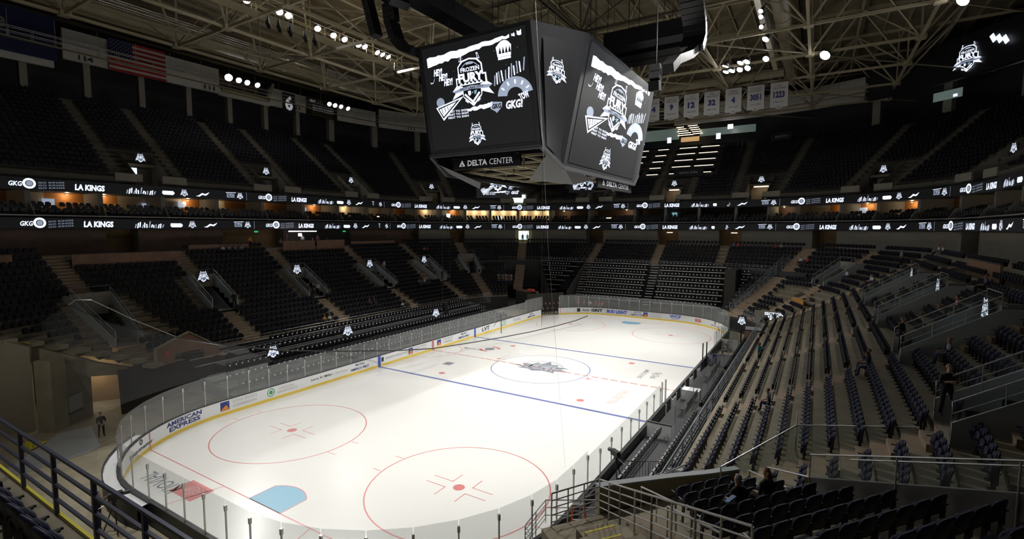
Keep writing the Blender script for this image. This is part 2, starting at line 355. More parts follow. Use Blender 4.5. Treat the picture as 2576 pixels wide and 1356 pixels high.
board_ad(rt(-12.7, -17.4), lambda a: (a.ring(-1.0, 0, .26, .32, 3, n=10), a.ring(-1.0, 0, 0, .15, 3, lay=1), a.text('VISION', .25, .13, 1.3, .18, 4), a.text('GRAPHICS', .35, -.13, 1.7, .18, 4)))
board_ad(rt(-12.95, -13.5), lambda a: (a.text('Larry H. Miller', -.4, 0, 2.1, .24, 1, .01), a.text('Real Estate', 1.6, .02, 1.2, .15, 4)))
bd = lambda a: (a.text('Big Deal', 0, .17, 1.0, .24, 0, .01), a.text('AMERICA FIRST', 0, -.17, 2.1, .22, 0, .02))
board_ad(rt(-12.95, -9.8), bd); board_ad(rt(-12.95, 5.3), bd)
board_ad(rt(-12.95, -5.6), lambda a: (a.rect(-1.5, .0, .3, .4, 1), a.text('INTERMOUNTAIN POWER', .4, 0, 3.0, .22, 4)))
board_ad(rt(-12.95, -2.0), lambda a: logo_sports(a, 0)); board_ad(rt(-12.95, 2.2), lambda a: logo_sports(a, .2))
board_ad(rt(-12.95, 9.9), lambda a: a.text('LVT', 0, 0, 1.6, .5, 1, .02))
board_ad(rt(-12.95, 13.8), lambda a: (a.text('LITTLE', 0, .17, 1.5, .24, 3, .01), a.text('CAESARS', 0, -.17, 1.5, .2, 3)))
board_ad(rt(-12.95, 17.3), lambda a: a.text('PEAK', 0, 0, 2.0, .4, 4, .01)); board_ad(rt(-12.9, 21.2), bd)
board_ad(rt(-8.7, 30.48), lambda a: (a.rect(-1.0, 0, .5, .5, 1), a.text('B', -1.0, 0, None, .3, 4, lay=1), a.text('Arrr', .1, 0, 1.1, .35, 1, .02)))
board_ad(rt(-6.3, 30.48)-.2, lambda a: a.text('GRIT', 0, 0, 1.7, .45, 1, .05))
board_ad(rt(-3.6, 30.48), lambda a: a.text('BUD LIGHT', 0, 0, 3.1, .5, 6, .05)); board_ad(rt(-.9, 30.48)+.4, bd)
board_ad(rt(1.6, 30.48)+.4, lambda a: logo_sports(a, 0)); board_ad(rt(5.1, 30.3), lambda a: (a.text('WCF', 0, .1, 1.6, .42, 6, .04), a.text('INSURANCE', 0, -.25, 1.0, .14, 6)))
board_ad(rt(8.2, 29.3), lambda a: a.text('RSI', 0, 0, .9, .45, 2, .04)); board_ad(rt(10.5, 27.8), lambda a: (a.ring(0, .2, .08, .18, 1), a.text('ticketmaster', 0, -.15, 1.7, .18, 1, .01)))
# glass panes and stanchions (bench side open between y -6.5 and 13)
def open_side(t):
    p = rp(t); return p[0] > HX-.3 and -7.0 < p[1] < 13.0
npane = 104; pl = RTOT/npane; k_p = 0
gs = MB(); pane_tmpl = None
for i in range(npane):
    t0 = i*pl; t1 = t0+pl; tm = (t0+t1)/2
    if in_gap(tm) or open_side(tm): continue
    p, q = rp(t0+.02, .07), rp(t1-.02, .07); c = rp(tm, .07); H = 2.62 if abs(c[1]) > 19 else 2.35
    d = q-p; n = np.array([-d[1], d[0]])/np.hypot(*d)*.006; m = MB()
    m.ext([(*(p-n), 1.08), (*(q-n), 1.08), (*(q-n), H+.3), (*(p-n), H+.3)], (*(2*n), 0)); m.build('glass_pane', 'glass', boards)
    P = rp(t0, .07); m = MB(); m.box((P[0], P[1], (1.08+H)/2), (.05, .05, H-1.08), 0, math.atan2(d[1], d[0])); m.box((P[0], P[1], H-.04), (.09, .09, .22), 0, math.atan2(d[1], d[0]))
    m.build('stanchion', 'steel', boards)
# tall dark door posts at the benches and the gate
for (x, y, h) in ((13.0, 6.9, 2.6), (13.2, 7.6, 2.6), (13.0, -7.0, 2.7), (13.05, -6.3, 2.7)):
    MB().box((x, y, h/2), (.09, .09, h)).build('door_post', 'black' if y > 0 else 'steel', boards)

# ---------------------------------------------------------------- benches, penalty boxes and floor decks along the right side
deck = MB(); deck.box((13.9, 1.0, .16), (1.5, 24.5, .32)); o = deck.build('bench_floor', 'rubber'); tag(o, 'black rubber bench platform behind the right boards', 'platform')
def player_bench(y0, y1, label):
    t = empty('player_bench', (14.15, (y0+y1)/2, .32)); tag(t, label, 'bench', 'team benches'); L = y1-y0
    MB().box((0, 0, .45), (.34, L, .05)).build('bench_seat', 'black', t)
    for k in range(4): MB().box((0, -L/2+.3+k*(L-.6)/3, .21), (.25, .06, .42)).build('leg', 'steel', t)
    MB().box((.33, 0, .75), (.04, L, .5)).build('backrest', 'dark', t)
player_bench(-6.2, -2.9, 'long black team bench nearest the near blue line'); player_bench(2.6, 7.0, 'long black team bench beside the far blue line post')
def bench_wall(name, x0, x1, y, z, label, mt='bwhite', stripe=False):
    t = empty(name, ((x0+x1)/2, y, 0)); tag(t, label, 'partition'); w_ = x1-x0
    MB().box((0, 0, z/2), (w_, .10, z)).build('panel', mt, t); MB().box((0, 0, z+.025), (w_+.04, .16, .05)).build('cap', 'dark', t)
    if stripe: MB().box((-.1, -.056, z/2), (.34, .012, z-.02)).build('blue_stripe', 'bluem', t)
bench_wall('bench_end_wall', 13.17, 14.6, -10.9, 1.35, 'plain white partition closing the near end of the benches')
bench_wall('bench_end_wall', 13.17, 14.6, 8.5, 1.3, 'white partition with a blue stripe at the far end of the benches', 'bwhite', True)
t = empty('score_table', (13.95, -2.3, .32)); tag(t, 'white scorekeeper table between the two team benches', 'table')
MB().box((0, 0, .72), (1.2, .9, .05)).build('table_top', 'bwhite', t); MB().box((0, -.43, .36), (1.2, .04, .70)).build('front_panel', 'bwhite', t)
for sx in (-.55, .55): MB().box((sx, .4, .35), (.05, .05, .7)).build('leg', 'steel', t)
# inner white door frames of the bench boards
m = MB()
for k in range(9):
    y = -6.4+k*1.45; m.box((13.14, y, .52), (.05, .09, 1.0)); 
    if k % 2: m.box((13.14, y+.7, .55), (.04, 1.1, .55))
m.build('bench_door_frame', 'bwhite', boards)
# retractable floor deck on the right: two black stepped tiers with folded chairs
m = MB(); m.box((15.15, 1.5, .22), (.8, 37, .44)); m.box((15.95, 1.5, .42), (.8, 37, .84))
o = m.build('floor_riser_deck', 'deck'); tag(o, 'dark stepped floor deck under the folded chairs on the right', 'seating deck')
def retract_row(x, y0, y1, z, face, mb):   # face = rotation
    n = int((y1-y0)/.52)
    for i in range(n):
        y = y0+.52*i+.26; c, s_ = math.cos(face), math.sin(face)
        for (lx, ly, lz, dx, dy, dz) in ((0, -.16, .62, .44, .05, .42), (0, -.06, .55, .42, .08, .36), (-.22, 0, .5, .04, .34, .05), (0, -.1, .2, .05, .05, .4)):
            mb.box((x+c*lx-s_*ly, y+s_*lx+c*ly, z+lz), (dx, dy, dz), 0, face)
# ---------------------------------------------------------------- permanent lower bowl
def zl(d): i = (18.5-d)/.85; return 2.0+.40*i+.0048*i*i
NL = 18
def rowd(i): return 18.5-.85*i
S0, S1 = -9.5, 198.0                       # the lower bowl as far as the photo sees it
LV = {}                                    # mid-bowl tunnels: station -> (d_front, d_back, half width)
for s in (8.5, 19.6, 31.4, 43.6): LV[s] = (13.4, 9.1, 1.25)
LV[57.5] = (12.5, 8.3, 1.2); LV[-2.4] = (16.1, 10.4, 1.2)
for s in (159.3, 170., 180.8, 191.6): LV[s] = (9.95, 6.5, 1.2)
LV[135.5] = (10.8, 7.3, 1.2)
AISL = {-2.4: 1.2, 8.5: 1.2, 19.6: 1.2, 31.4: 1.2, 43.6: 1.2, 57.5: 1.2, 72: 1.1, 88.8: 1.0, 99.6: 1.0, 109.7: 1.0, 124.0: 1.5, 135.5: 1.2, 147.: 1.0, 159.3: 1.1, 170.: 1.1, 180.8: 1.1, 191.6: 1.1}
FARLO, FARHI = 67.5, 117.5                 # stations where the front rows give way to retractable stands
def smax(d):                               # the near-left edge is cut diagonally above the ramp
    return -1.2-max(0, (18.5-d))*2.45-.4
def row_spans(i):
    d = rowd(i); a = max(smax(d), -19); sp = [(a, S1)]
    if i < 11: sp = [(a, FARLO), (FARHI, S1)]
    return sp
def cut(spans, c, hw):
    out = []
    for a, b in spans:
        if b <= c-hw or a >= c+hw: out.append((a, b)); continue
        if a < c-hw: out.append((a, c-hw))
        if b > c+hw: out.append((c+hw, b))
    return out
def wid(s, d, w):    # half width in station units for a metric half width
    return w*(RR/(RR-d)) if corner(s) else w
tr = MB()
for i in range(NL):
    d = rowd(i); z = zl(d); zp = zl(d+.85) if i else z-1.2; d1 = d-.85
    sp = row_spans(i)
    for s, (df, db, hw) in LV.items():
        if d <= df+.01 and d > db+.01: sp = cut(sp, s, wid(s, d, hw))
    for a, b in sp:
        if b-a < .05: continue
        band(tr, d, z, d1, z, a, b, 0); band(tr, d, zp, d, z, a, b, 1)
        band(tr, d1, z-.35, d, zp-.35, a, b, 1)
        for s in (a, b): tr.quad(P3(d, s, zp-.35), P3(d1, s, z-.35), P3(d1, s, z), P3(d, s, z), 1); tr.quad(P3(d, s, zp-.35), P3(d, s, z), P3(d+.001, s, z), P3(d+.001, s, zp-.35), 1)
struct(tr.build('floor_seating_terrace', ['conc', 'concd']), 'stepped concrete terraces of the lower bowl')
# floor under the permanent front rows of the far end, rear walkway, back wall beneath the suites
wk = MB(); ztop = zl(rowd(NL-1)); dT = rowd(NL-1)-.85
band(wk, dT, ztop, -1.0, ztop, -24, S1, 0); band(wk, dT, ztop-.4, dT, ztop, -24, S1, 1)
struct(wk.build('floor_concourse', ['conc', 'concd']), 'concrete walkway behind the top row of the lower bowl')
bw = MB()
for a, b, mi in ((-24, -8, 1), (-8, 3.4, 1), (6.3, 15.5, 1), (23.8, 34.8, 0), (36, 48.5, 1), (50.5, 57, 2), (60, 70.2, 2), (73.6, 84.6, 2), (88, 98, 2), (101.5, 108, 2), (111.5, 122, 2), (125.5, 145, 2), (149, 198, 2)):
    band(bw, .6, ztop, .6, 12.7, a, b, {0: 0, 1: 1, 2: 2}[mi]); 
    for s in (a, b): bw.quad(P3(.6, s, ztop), P3(-1.2, s, ztop), P3(-1.2, s, 12.7), P3(.6, s, 12.7), 2)
band(bw, -1.2, ztop, -1.2, 12.7, -24, S1, 3)
struct(bw.build('wall_concourse', ['curtain', 'woodd', 'wall', 'amber']), 'back wall of the lower bowl under the suites')
# glazed bright doorway behind the aisle left of the far end, and small portal lights
def glow(name, label, d, s, z, w_, h, mt, cat='light', dep=.08, group=None):
    x, y = pos(d, s); o = MB().box((0, 0, 0), (w_, dep, h)).build(name, mt, None, loc=(x, y, z), rz=head(s)); return tag(o, label, cat, group)
glow('lit_doorway', 'bright glazed doorway at the top of the aisle left of the far end', .5, 71.9, 11.6, 2.0, 1.7, 'cool', 'doorway')
for s, nm in ((100.0, 'above the middle far-end aisle'), (110.3, 'above the right far-end aisle')): glow('doorway_light', 'small white ceiling light %s' % nm, .3, s, 12.3, .9, .12, 'strip', 'light', .3, 'portal lights under the suites')
glow('bar_light', 'long pink-white tube light over the lounge bar on the left', 3.0, 25.2, 12.45, 4.4, .12, 'neon')
glow('bar_lamp', 'round glaring lamp under the tube light over the lounge bar', 2.6, 25.0, 11.95, .5, .4, 'neon')
glow('exit_sign', 'green exit sign below the lower ribbon, left of the lounge bar', 1.0, 19.6, 12.4, .5, .18, 'green', 'sign')
glow('exit_sign', 'green exit sign right of the lounge bar lamp', 1.0, 34.0, 12.4, .5, .18, 'green', 'sign')

# aisle steps
st = MB()
for s, hw in AISL.items():
    for i in range(NL):
        d = rowd(i)
        if s in (88.8, 99.6, 109.7) and i < 11 or s == 72 and i < 3: continue
        if s == 72 and i < 11: pass
        if s in LV and LV[s][1] < d <= LV[s][0]+.01:
            for sg in (-1, 1):
                c = s+sg*wid(s, d, LV[s][2]+.55); z = zl(d); rise = zl(d-.85)-z
                if i < NL-1: e = wid(s, d, .5); solid_band(st, d-.45, d-.85, z, z+rise/2, c-e, c+e)
            continue
        z = zl(d); rise = zl(d-.85)-z; e = wid(s, d, hw*.62)
        if i < NL-1: solid_band(st, d-.45, d-.85, z, z+rise/2, s-e, s+e)
        e = wid(s, d, hw*.72); band(st, d-.01, z+.004, d-.45, z+.004, s-e, s+e); band(st, d+.004, zl(d+.85) if i else z-.3, d+.004, z, s-e, s+e, 1)
struct(st.build('floor_aisle_steps', ['stair', 'stair']), 'brownish concrete aisle steps of the lower bowl')

# ---------------------------------------------------------------- LED badge used on the little displays
def crest():
    C = Art()
    C.poly([(-.62, .62), (-.62, .20), (-.76, .20), (-.76, -.1), (-1.0, -.3), (-.82, -.34), (-1.05, -.62), (-.5, -.44), (-.45, -.6), (0, -.98), (.45, -.6), (.5, -.44), (1.05, -.62), (.82, -.34), (1.0, -.24), (.78, -.1), (.76, .25), (.62, .25), (.60, .62), (.38, .84), (0, .9), (-.38, .84)], 0, 0)
    C.poly([(-.56, .60), (-.56, .14), (-.70, .14), (-.70, -.1), (-.44, -.16), (-.44, -.55), (0, -.90), (.44, -.55), (.44, -.16), (.70, -.1), (.70, .19), (.56, .19), (.54, .6), (.34, .78), (0, .84), (-.34, .78)], 2, 1)
    for sx in (-1, 1): C.poly([(sx*.52, .80), (sx*.44, 1.04), (sx*.36, 1.04), (sx*.40, .82)], 0, 0); C.poly([(sx*.49, .84), (sx*.44, .99), (sx*.40, .99), (sx*.43, .84)], 2, 1)
    C.ring(0, .22, .50, .54, 1, .6, PI-.6, 12, 2); C.text('2023', 0, .69, .34, .07, 0, .02, lay=2); C.text('FROZEN', 0, .47, .94, .17, 0, .03, lay=2); C.text('FURY', 0, .16, 1.25, .36, 0, .05, lay=2)
    zz = [(-.66, -.12)]+[(-.6+.1*i, -.0 if i % 2 else -.10) for i in range(13)]+[(.66, -.12)]; C.poly(zz, 0, 2)
    C.poly([(-1.0, -.3), (-.5, -.2), (0, -.16), (.5, -.2), (1.0, -.24), (.8, -.36), (.5, -.34), (0, -.30), (-.5, -.34), (-.82, -.38)], 1, 2); C.text('SALT LAKE CITY', 0, -.25, 1.2, .09, 2, .02, lay=3)
    C.poly([(-.2, -.36), (-.06, -.36), (-.06, -.5), (-.13, -.56), (-.2, -.5)], 0, 3); C.text('VS', .02, -.44, .07, .05, 0, lay=3); C.poly([(.1, -.38), (.26, -.36), (.2, -.5), (.12, -.54)], 3, 3)
    for sx in (-1, 1): C.poly([(sx*.40, -.5), (sx*.34, -.44), (-sx*.12, -.86), (-sx*.06, -.92)], 0, 3); C.poly([(sx*.22, -.72), (sx*.34, -.62), (sx*.38, -.74), (sx*.24, -.84)], 0, 3)
    return C
CREST = crest()
def badge(a, x=0, y=0, sc=1.0, lay=0): a.merge(CREST, x, y, sc, 0, lay); return a
LEDM = ['led', 'ledg', 'ledoff', 'ledc']
def led_display(d, s, z, w_, h, label, group, face=None, loc=None, tilt=0, ext_=.12, name='led_display'):
    x, y = pos(d, s) if loc is None else loc
    t = empty(name, (x, y, z), head(s) if face is None else face); tag(t, label, 'screen', group)
    MB().box((0, 0, 0), (w_, ext_, h)).build('casing', 'ledoff', t)
    a = Art(); badge(a, 0, 0, min(w_, h)*.5); a.map(planar((0, ext_/2, 0), (-1, 0, 0), (0, 0, 1), .01)).build('lit_badge', LEDM, t)
    return t
# ---------------------------------------------------------------- mid-bowl tunnels
order = {8.5: 'nearest of four on the left', 19.6: 'second of four on the left', 31.4: 'third of four on the left', 43.6: 'farthest of four on the left', 57.5: 'at the far left corner', -2.4: 'behind the clear net at the left',
         159.3: 'farthest of four on the right', 170.: 'beside the red and white jersey', 180.8: 'beside the seated man in grey', 191.6: 'beside the guard with crossed arms', 135.5: 'by the black tarpaulin'}
for s, (df, db, hw) in LV.items():
    e = wid(s, (df+db)/2, hw); zf = zl(df)-.02; zb = zl(db)
    t = empty('tunnel_entrance', P3(df, s, zf), head(s)); t.location = (0, 0, 0); t.rotation_euler = (0, 0, 0)
    tag(t, 'open tunnel with pale side walls, %s' % order[s], 'tunnel', 'mid-bowl tunnels')
    m = MB(); m.quad(P3(df, s-e, zf), P3(df, s+e, zf), P3(db-2.5, s+e, zf), P3(db-2.5, s-e, zf)); m.build('walkway', 'wall', t)
    for sg in (-1, 1):
        c = s+sg*e; m = MB(); o = sg*wid(s, 9, .12)
        a0 = [P3(df, c, zf), P3(df, c, zl(df)+.7), P3(db, c, zb+.8), P3(db-2.5, c, zb+.8), P3(db-2.5, c, zf)]
        a1 = [P3(df, c+o, zf), P3(df, c+o, zl(df)+.7), P3(db, c+o, zb+.8), P3(db-2.5, c+o, zb+.8), P3(db-2.5, c+o, zf)]
        m.add(a0+a1, [(0, 1, 2, 3, 4), (9, 8, 7, 6, 5)]+[(i, (i+1) % 5, 5+(i+1) % 5, 5+i) for i in range(5)]); m.build('side_wall', 'walll', t)
        m = MB(); m.ext([P3(df, c, zl(df)+.7), P3(df, c, zl(df)+1.25), P3(db, c, zb+1.35), P3(db, c, zb+.8)], (np.array(P3(0, c+o*.1, 0))-np.array(P3(0, c, 0)))); m.build('glass_guard', 'railglass', t)
        m = MB(); rail(m, [P3(df, c, zf+.3), P3(df, c, zl(df)+1.3), P3(db, c, zb+1.4), P3(db, c, zb+.4)], .028); rail(m, [P3(df, c, zl(df)+.95), P3(db, c, zb+1.0)], .018)
        for k in (.33, .66): q = df+(db-df)*k; rail(m, [P3(q, c, zl(q)+.3), P3(q, c, zl(q)+1.32)], .018)
        m.build('handrail', 'steel', t)
    m = MB(); zh = zf+2.1; e2 = e
    if zb+1.0 > zh: solid_band(m, db, db-.2, zh, zb+.95, s-e2, s+e2)
    m.build('lintel', 'wall', t)
    m = MB(); band(m, db-2.5, zf, db-2.5, zb+.4, s-e, s+e); m.build('tunnel_end', 'amber', t)
    m = MB(); band(m, db, zb+.4, db-2.5, zb+.4, s-e, s+e); m.build('tunnel_roof', 'conc', t)
    m = MB(); rail(m, [P3(db, s-e, zb+.9), P3(db, s-e, zb+1.5), P3(db, s+e, zb+1.5), P3(db, s+e, zb+.9)], .025); m.build('guard_rail', 'steel', t)
    if s in (-2.4, 57.5, 135.5): continue
    rt_ = s > 100; led_display(db+.22, s, zb+(.55 if rt_ else .75), 1.2, 1.15, 'lit crest display over the tunnel %s' % order[s], 'crest displays over the tunnels')

# club fascias of the upper left rows
def fascia(s0, s1, d, z0, z1, label, mt='wood', trim=True):
    t = empty('club_fascia'); tag(t, label, 'partition', 'wooden club fascias on the left')
    m = MB(); solid_band(m, d, d-.12, z0, z1, s0, s1); m.build('panel', mt, t)
    if trim: m = MB(); solid_band(m, d+.02, d-.14, z1, z1+.05, s0, s1); m.build('cap', 'dark', t)
    return t
zt = zl(rowd(16))
fa = fascia(-1.4, 8.2, 5.6, zt-.5, zt+.75, 'long brown wooden fascia with a silver edge nearest on the left'); m = MB(); solid_band(m, 5.64, 5.55, zt-.62, zt-.5, -.2, 8.2); m.build('silver_edge', 'steel', fa)
fascia(9.8, 16.8, 3.9, ztop-.1, ztop+.75, 'low brown fascia behind four seated people')
fascia(21.0, 25.9, 4.6, ztop-.3, ztop+1.0, 'tall brown fascia left of the stairs under the lounge bar'); fascia(26.3, 31.0, 4.6, ztop-.3, ztop+1.0, 'tall brown fascia right of the bar lamp')
fascia(32.8, 42, 3.9, ztop-.1, ztop+.7, 'long low brown fascia below two tiny lamps'); fascia(-20, -6.3, 5.0, zt-.2, zt+.9, 'brown fascia at the far left edge of the view')
fascia(164, 171.8, 4.3, zt+.1, zt+1.2, 'brown wooden fascia high on the right side')
# covered block of seats with an orange skirt in the far right corner
cv = empty('seat_cover'); tag(cv, 'black tarpaulin with orange skirt over seats in far right corner', 'tarpaulin')
m = MB(); 
for i in range(5, 8): d = rowd(i); band(m, d+.1, zl(d)+.95, d-.75, zl(d-.85)+.95, 128+2*i, 146-1.0*i)
m.build('cover', 'curtain', cv); m = MB(); d = rowd(5)+.14; solid_band(m, d, d-.05, zl(d)+.1, zl(d)+.95, 138, 145.5); m.build('skirt', 'cloth', cv)

# ---------------------------------------------------------------- distant seats of the permanent bowl: one uncountable mass
def seat_simple():
    V = []; F = []
    # backrest: six-sided rounded panel
    prof = [(-.21, .42), (.21, .42), (.22, .72), (.13, .86), (-.13, .86), (-.22, .72)]
    for y in (-.06, .0): V += [(x, y-(z-.42)*.18, z) for x, z in prof]
    F += [tuple(range(6))[::-1], tuple(range(6, 12))]+[(i, (i+1) % 6, 6+(i+1) % 6, 6+i) for i in range(6)]
    b = len(V)   # folded pan
    for x in (-.2, .2): V += [(x, .04, .40), (x, .14, .42), (x, .12, .74), (x, .03, .72)]
    F += [(b, b+1, b+2, b+3), (b+7, b+6, b+5, b+4), (b+1, b+5, b+6, b+2), (b+2, b+6, b+7, b+3), (b, b+4, b+5, b+1)]
    return np.array(V), F
SV, SF = seat_simple()
class Mass:
    def __init__(s, V, F, M=None): s.V, s.F, s.P, s.M = V, F, [], M
    def put(s, x, y, z, r): s.P.append((x, y, z, r))
    def build(s, name, mt):
        P = np.array(s.P); n = len(P); c, q = np.cos(P[:, 3]), np.sin(P[:, 3]); V = s.V
        X = P[:, 0, None]+c[:, None]*V[None, :, 0]-q[:, None]*V[None, :, 1]; Y = P[:, 1, None]+q[:, None]*V[None, :, 0]+c[:, None]*V[None, :, 1]; Z = P[:, 2, None]+V[None, :, 2]
        VV = np.stack([X, Y, Z], 2).reshape(-1, 3); ln = np.array([len(f) for f in s.F]*n, np.int32); base = np.concatenate([np.array(f) for f in s.F])
        idx = (base[None, :]+(np.arange(n)*len(V))[:, None]).ravel()
        me = bpy.data.meshes.new(name); me.vertices.add(len(VV)); me.vertices.foreach_set('co', VV.astype(np.float32).ravel()); me.loops.add(len(idx)); me.polygons.add(len(ln))
        me.loops.foreach_set('vertex_index', idx.astype(np.int32)); me.polygons.foreach_set('loop_start', np.concatenate([[0], np.cumsum(ln)[:-1]]).astype(np.int32)); [me.materials.append(MT[q]) for q in (mt if isinstance(mt, tuple) else (mt,))]; s.M and me.polygons.foreach_set('material_index', np.array(list(s.M)*n, np.int32)); me.polygons.foreach_set('use_smooth', np.zeros(len(ln), bool)); me.update(calc_edges=True)
        o = bpy.data.objects.new(name, me); COL.objects.link(o); return o
mass = Mass(SV, SF); ALL = []
def fill_row(d, z, a, b, info):
    k = wid((a+b)/2, d, 1.0); L = (b-a)/k; n = int(L/.54)
    for j in range(n):
        q = a+(j+.5)*(b-a)/n; x, y = pos(d, q); ALL.append((x, y, z, head(q), info, j, n))
aisle_s = sorted(AISL)
for i in range(NL):
    d = rowd(i); z = zl(d); sp = row_spans(i)
    for s, hw in AISL.items():
        w_ = hw*.62
        if s in LV and LV[s][1] < d <= LV[s][0]+.01: w_ = LV[s][2]+1.05
        sp = cut(sp, s, wid(s, d, w_))
    if i >= 16: sp = cut(sp, 3.4, 4.8); sp = cut(sp, 25.9, 5.2)
    if 5 <= i < 8: sp = cut(sp, 137, 9)
    for a, b in sp:
        if b-a > 1: fill_row(d-.62, z, a+.08, b-.08, ('side', i, round(a, 1)))
# ---------------------------------------------------------------- near right corner block in front of the camera
TB = np.array([.604, .797]); NB = np.array([.797, -.604]); HB = math.atan2(-NB[1], -NB[0])-PI/2
def bp(n_, t_): q = NB*n_+TB*t_; return float(q[0]), float(q[1])
def bz(k): return 4.4+.38*k
N0 = 30.03-.25; TEND = -7.1; NR = 10
def tl(k): return -9.74-.42*k
blk = MB()
for k in range(0, NR):
    n0 = N0+.93*k-.42; z = bz(k); a = tl(k)-2.6; b = TEND+.1 if k >= 3 else TEND+.1+(3-k)*.25
    A, B, C_, D = bp(n0, a), bp(n0, b), bp(n0+.93, b), bp(n0+.93, a)
    blk.quad((*A, z), (*B, z), (*C_, z), (*D, z), 0); blk.quad((*A, z-.38), (*B, z-.38), (*B, z), (*A, z), 1)
    blk.quad((*B, z-.9), (*C_, z-.9), (*C_, z), (*B, z), 1); blk.quad((*D, z-.9), (*A, z-.9), (*A, z), (*D, z), 1)
A, B, C_, D = bp(28.45, -13.0), bp(28.45, -3.6), bp(N0-.42, -3.6), bp(N0-.42, -13.0); blk.prism([A, D, C_, B], 3.4, 4.02)
struct(blk.build('floor_corner_terrace', ['conc', 'concd']), 'stepped concrete terrace of the block nearest the camera')
for k in range(0, NR):
    n_ = int((TEND-tl(k))/.53)
    for j in range(n_):
        x, y = bp(N0+.93*k-.0, TEND-.27-.53*j); ALL.append((x, y, bz(k), HB, ('block', k, 0), j, n_))
# half steps in the aisle left of the block
m = MB()
for k in range(0, NR-1):
  for a, wd in ((tl(k)-1.25, 1.0), (tl(k)-2.6, .95)):
    z = bz(k); A, B, C_, D = bp(N0+.93*k+.06, a), bp(N0+.93*k+.06, a+wd), bp(N0+.93*k+.51, a+wd), bp(N0+.93*k+.51, a); m.prism([A, B, C_, D], z, z+.19)
    if wd < .97: m.prism([A, B, bp(N0+.93*k+.12, a+wd), bp(N0+.93*k+.12, a)], z+.19, z+.196, 1)
struct(m.build('floor_corner_steps', ['stair', 'yellow']), 'aisle steps with yellow edges beside the nearest block')
# grey pipe railing down the left side of that aisle
t = empty('aisle_railing'); tag(t, 'long grey five-bar pipe railing descending beside the nearest aisle', 'railing')
m = MB(); pts = [(*bp(N0+.93*k-.4, -11.17-.18*k), max(bz(k), 4.0)) for k in (-1.1, .6, 2.6, 4.6, 6.4)]; pipe_rail(m, pts, 1.12, 5, .026, 1.0); pipe_rail(m, [(*bp(28.5, -12.7), 3.95), pts[0]], 1.12, 5, .024, .5); m.build('pipe_bars', 'steel', t)
for nm, k0, lab in (('front', .1, 'short bent steel handrail at the front row of the nearest block'), ('mid', 3.0, 'bent steel handrail in the middle of the nearest aisle')):
    t = empty('handrail'); tag(t, lab, 'handrail', 'short bent handrails'); m = MB(); a = tl(k0)-.30
    q = [(*bp(N0+.93*k0-.6, a), bz(k0)-.1), (*bp(N0+.93*k0-.6, a), bz(k0)+.72), (*bp(N0+.93*(k0+2.1)-.2, a-.7), bz(k0+2.1)+.82), (*bp(N0+.93*(k0+2.2)-.2, a-.75), bz(k0+2.2)+.02)]
    rail(m, q, .027); rail(m, [Vector(q[1]).lerp(Vector(q[2]), .5), Vector(q[1]).lerp(Vector(q[2]), .5)-Vector((0, 0, .8))], .022); m.build('bent_pipe', 'steel', t)
# stainless parapet with glass beyond the block
t = empty('glass_parapet'); tag(t, 'brushed steel parapet topped with glass behind the nearest seats', 'parapet')
def bs(k): return bz(k)-.12+.0*k
k0, k1 = 2.6, 9.4
q0, q1 = bp(N0+.93*k0, TEND+.25), bp(N0+.93*k1, TEND+.25)
m = MB(); m.ext([(*q0, bz(k0)-.2), (*q1, bz(k1)-.2), (*q1, bz(k1)+.88), (*q0, bz(k0)+.88)], (TB[0]*.12, TB[1]*.12, 0)); m.build('steel_wall', 'steelp', t)
m = MB(); m.ext([(*q0, bz(k0)+.88), (*q1, bz(k1)+.88), (*q1, bz(k1)+1.5), (*q0, bz(k0)+1.5)], (TB[0]*.02, TB[1]*.02, 0)); m.build('glass_panel', 'railglass', t)
m = MB(); rail(m, [(*q0, bz(k0)+1.52), (*q1, bz(k1)+1.52)], .02); rail(m, [(q0[0]+1.6*TB[0], q0[1]+1.6*TB[1], bz(k0)+1.1), (q1[0]+1.6*TB[0], q1[1]+1.6*TB[1], bz(k1)+1.1)], .025)
for f in (0, .33, .66, 1): a = Vector((*q0, bz(k0))).lerp(Vector((*q1, bz(k1))), f); rail(m, [a, a+Vector((0, 0, 1.52))], .018)
m.build('top_rail', 'steel', t)
t = empty('handrail'); tag(t, 'double sloping steel handrail at the corner of the steel parapet', 'handrail', 'short bent handrails')
m = MB(); c = Vector((*bp(N0+.93*.6, TEND+.9), bz(.6))); e = Vector((*bp(N0+.93*3.8, TEND+.3), bz(3.8)))
rail(m, [c, c+Vector((0, 0, .95)), e+Vector((0, 0, .7))], .026); rail(m, [c+Vector((-.5, -.1, -.1)), c+Vector((-.5, -.1, .75)), e+Vector((-.6, -.4, .3))], .024); m.build('bent_pipe', 'steel', t)
# landing, inner glass screen and side slope of the corner tunnel
m = MB(); L = [(19.6, -22.3), (21.1, -17.6), (23.9, -17.9), (25.0, -20.5), (23.4, -22.6)]; 
m.prism([(x, y) for x, y in L][::-1], 3.6, 4.05); struct(m.build('floor_landing', 'conc'), 'pale concrete landing beside the corner glass screen')
t = empty('glass_screen'); tag(t, 'low glass screen with a steel handrail around the concrete landing', 'balustrade')
A = Vector((19.0, -22.6, 3.9)); B = Vector((21.05, -17.7, 4.1)); C2 = Vector((24.6, -18.6, 5.1))
for p, q in ((A, B), (B, C2)): MB().ext([p, q, q+Vector((0, 0, 1.0)), p+Vector((0, 0, 1.0))], (.02, .01, 0)).build('glass_panel', 'railglass', t)
m = MB(); rail(m, [A, A+Vector((0, 0, 1.03)), B+Vector((0, 0, 1.03)), C2+Vector((0, 0, 1.03)), C2], .028); rail(m, [B, B+Vector((0, 0, 1.5))], .022); m.build('handrail', 'steel', t)
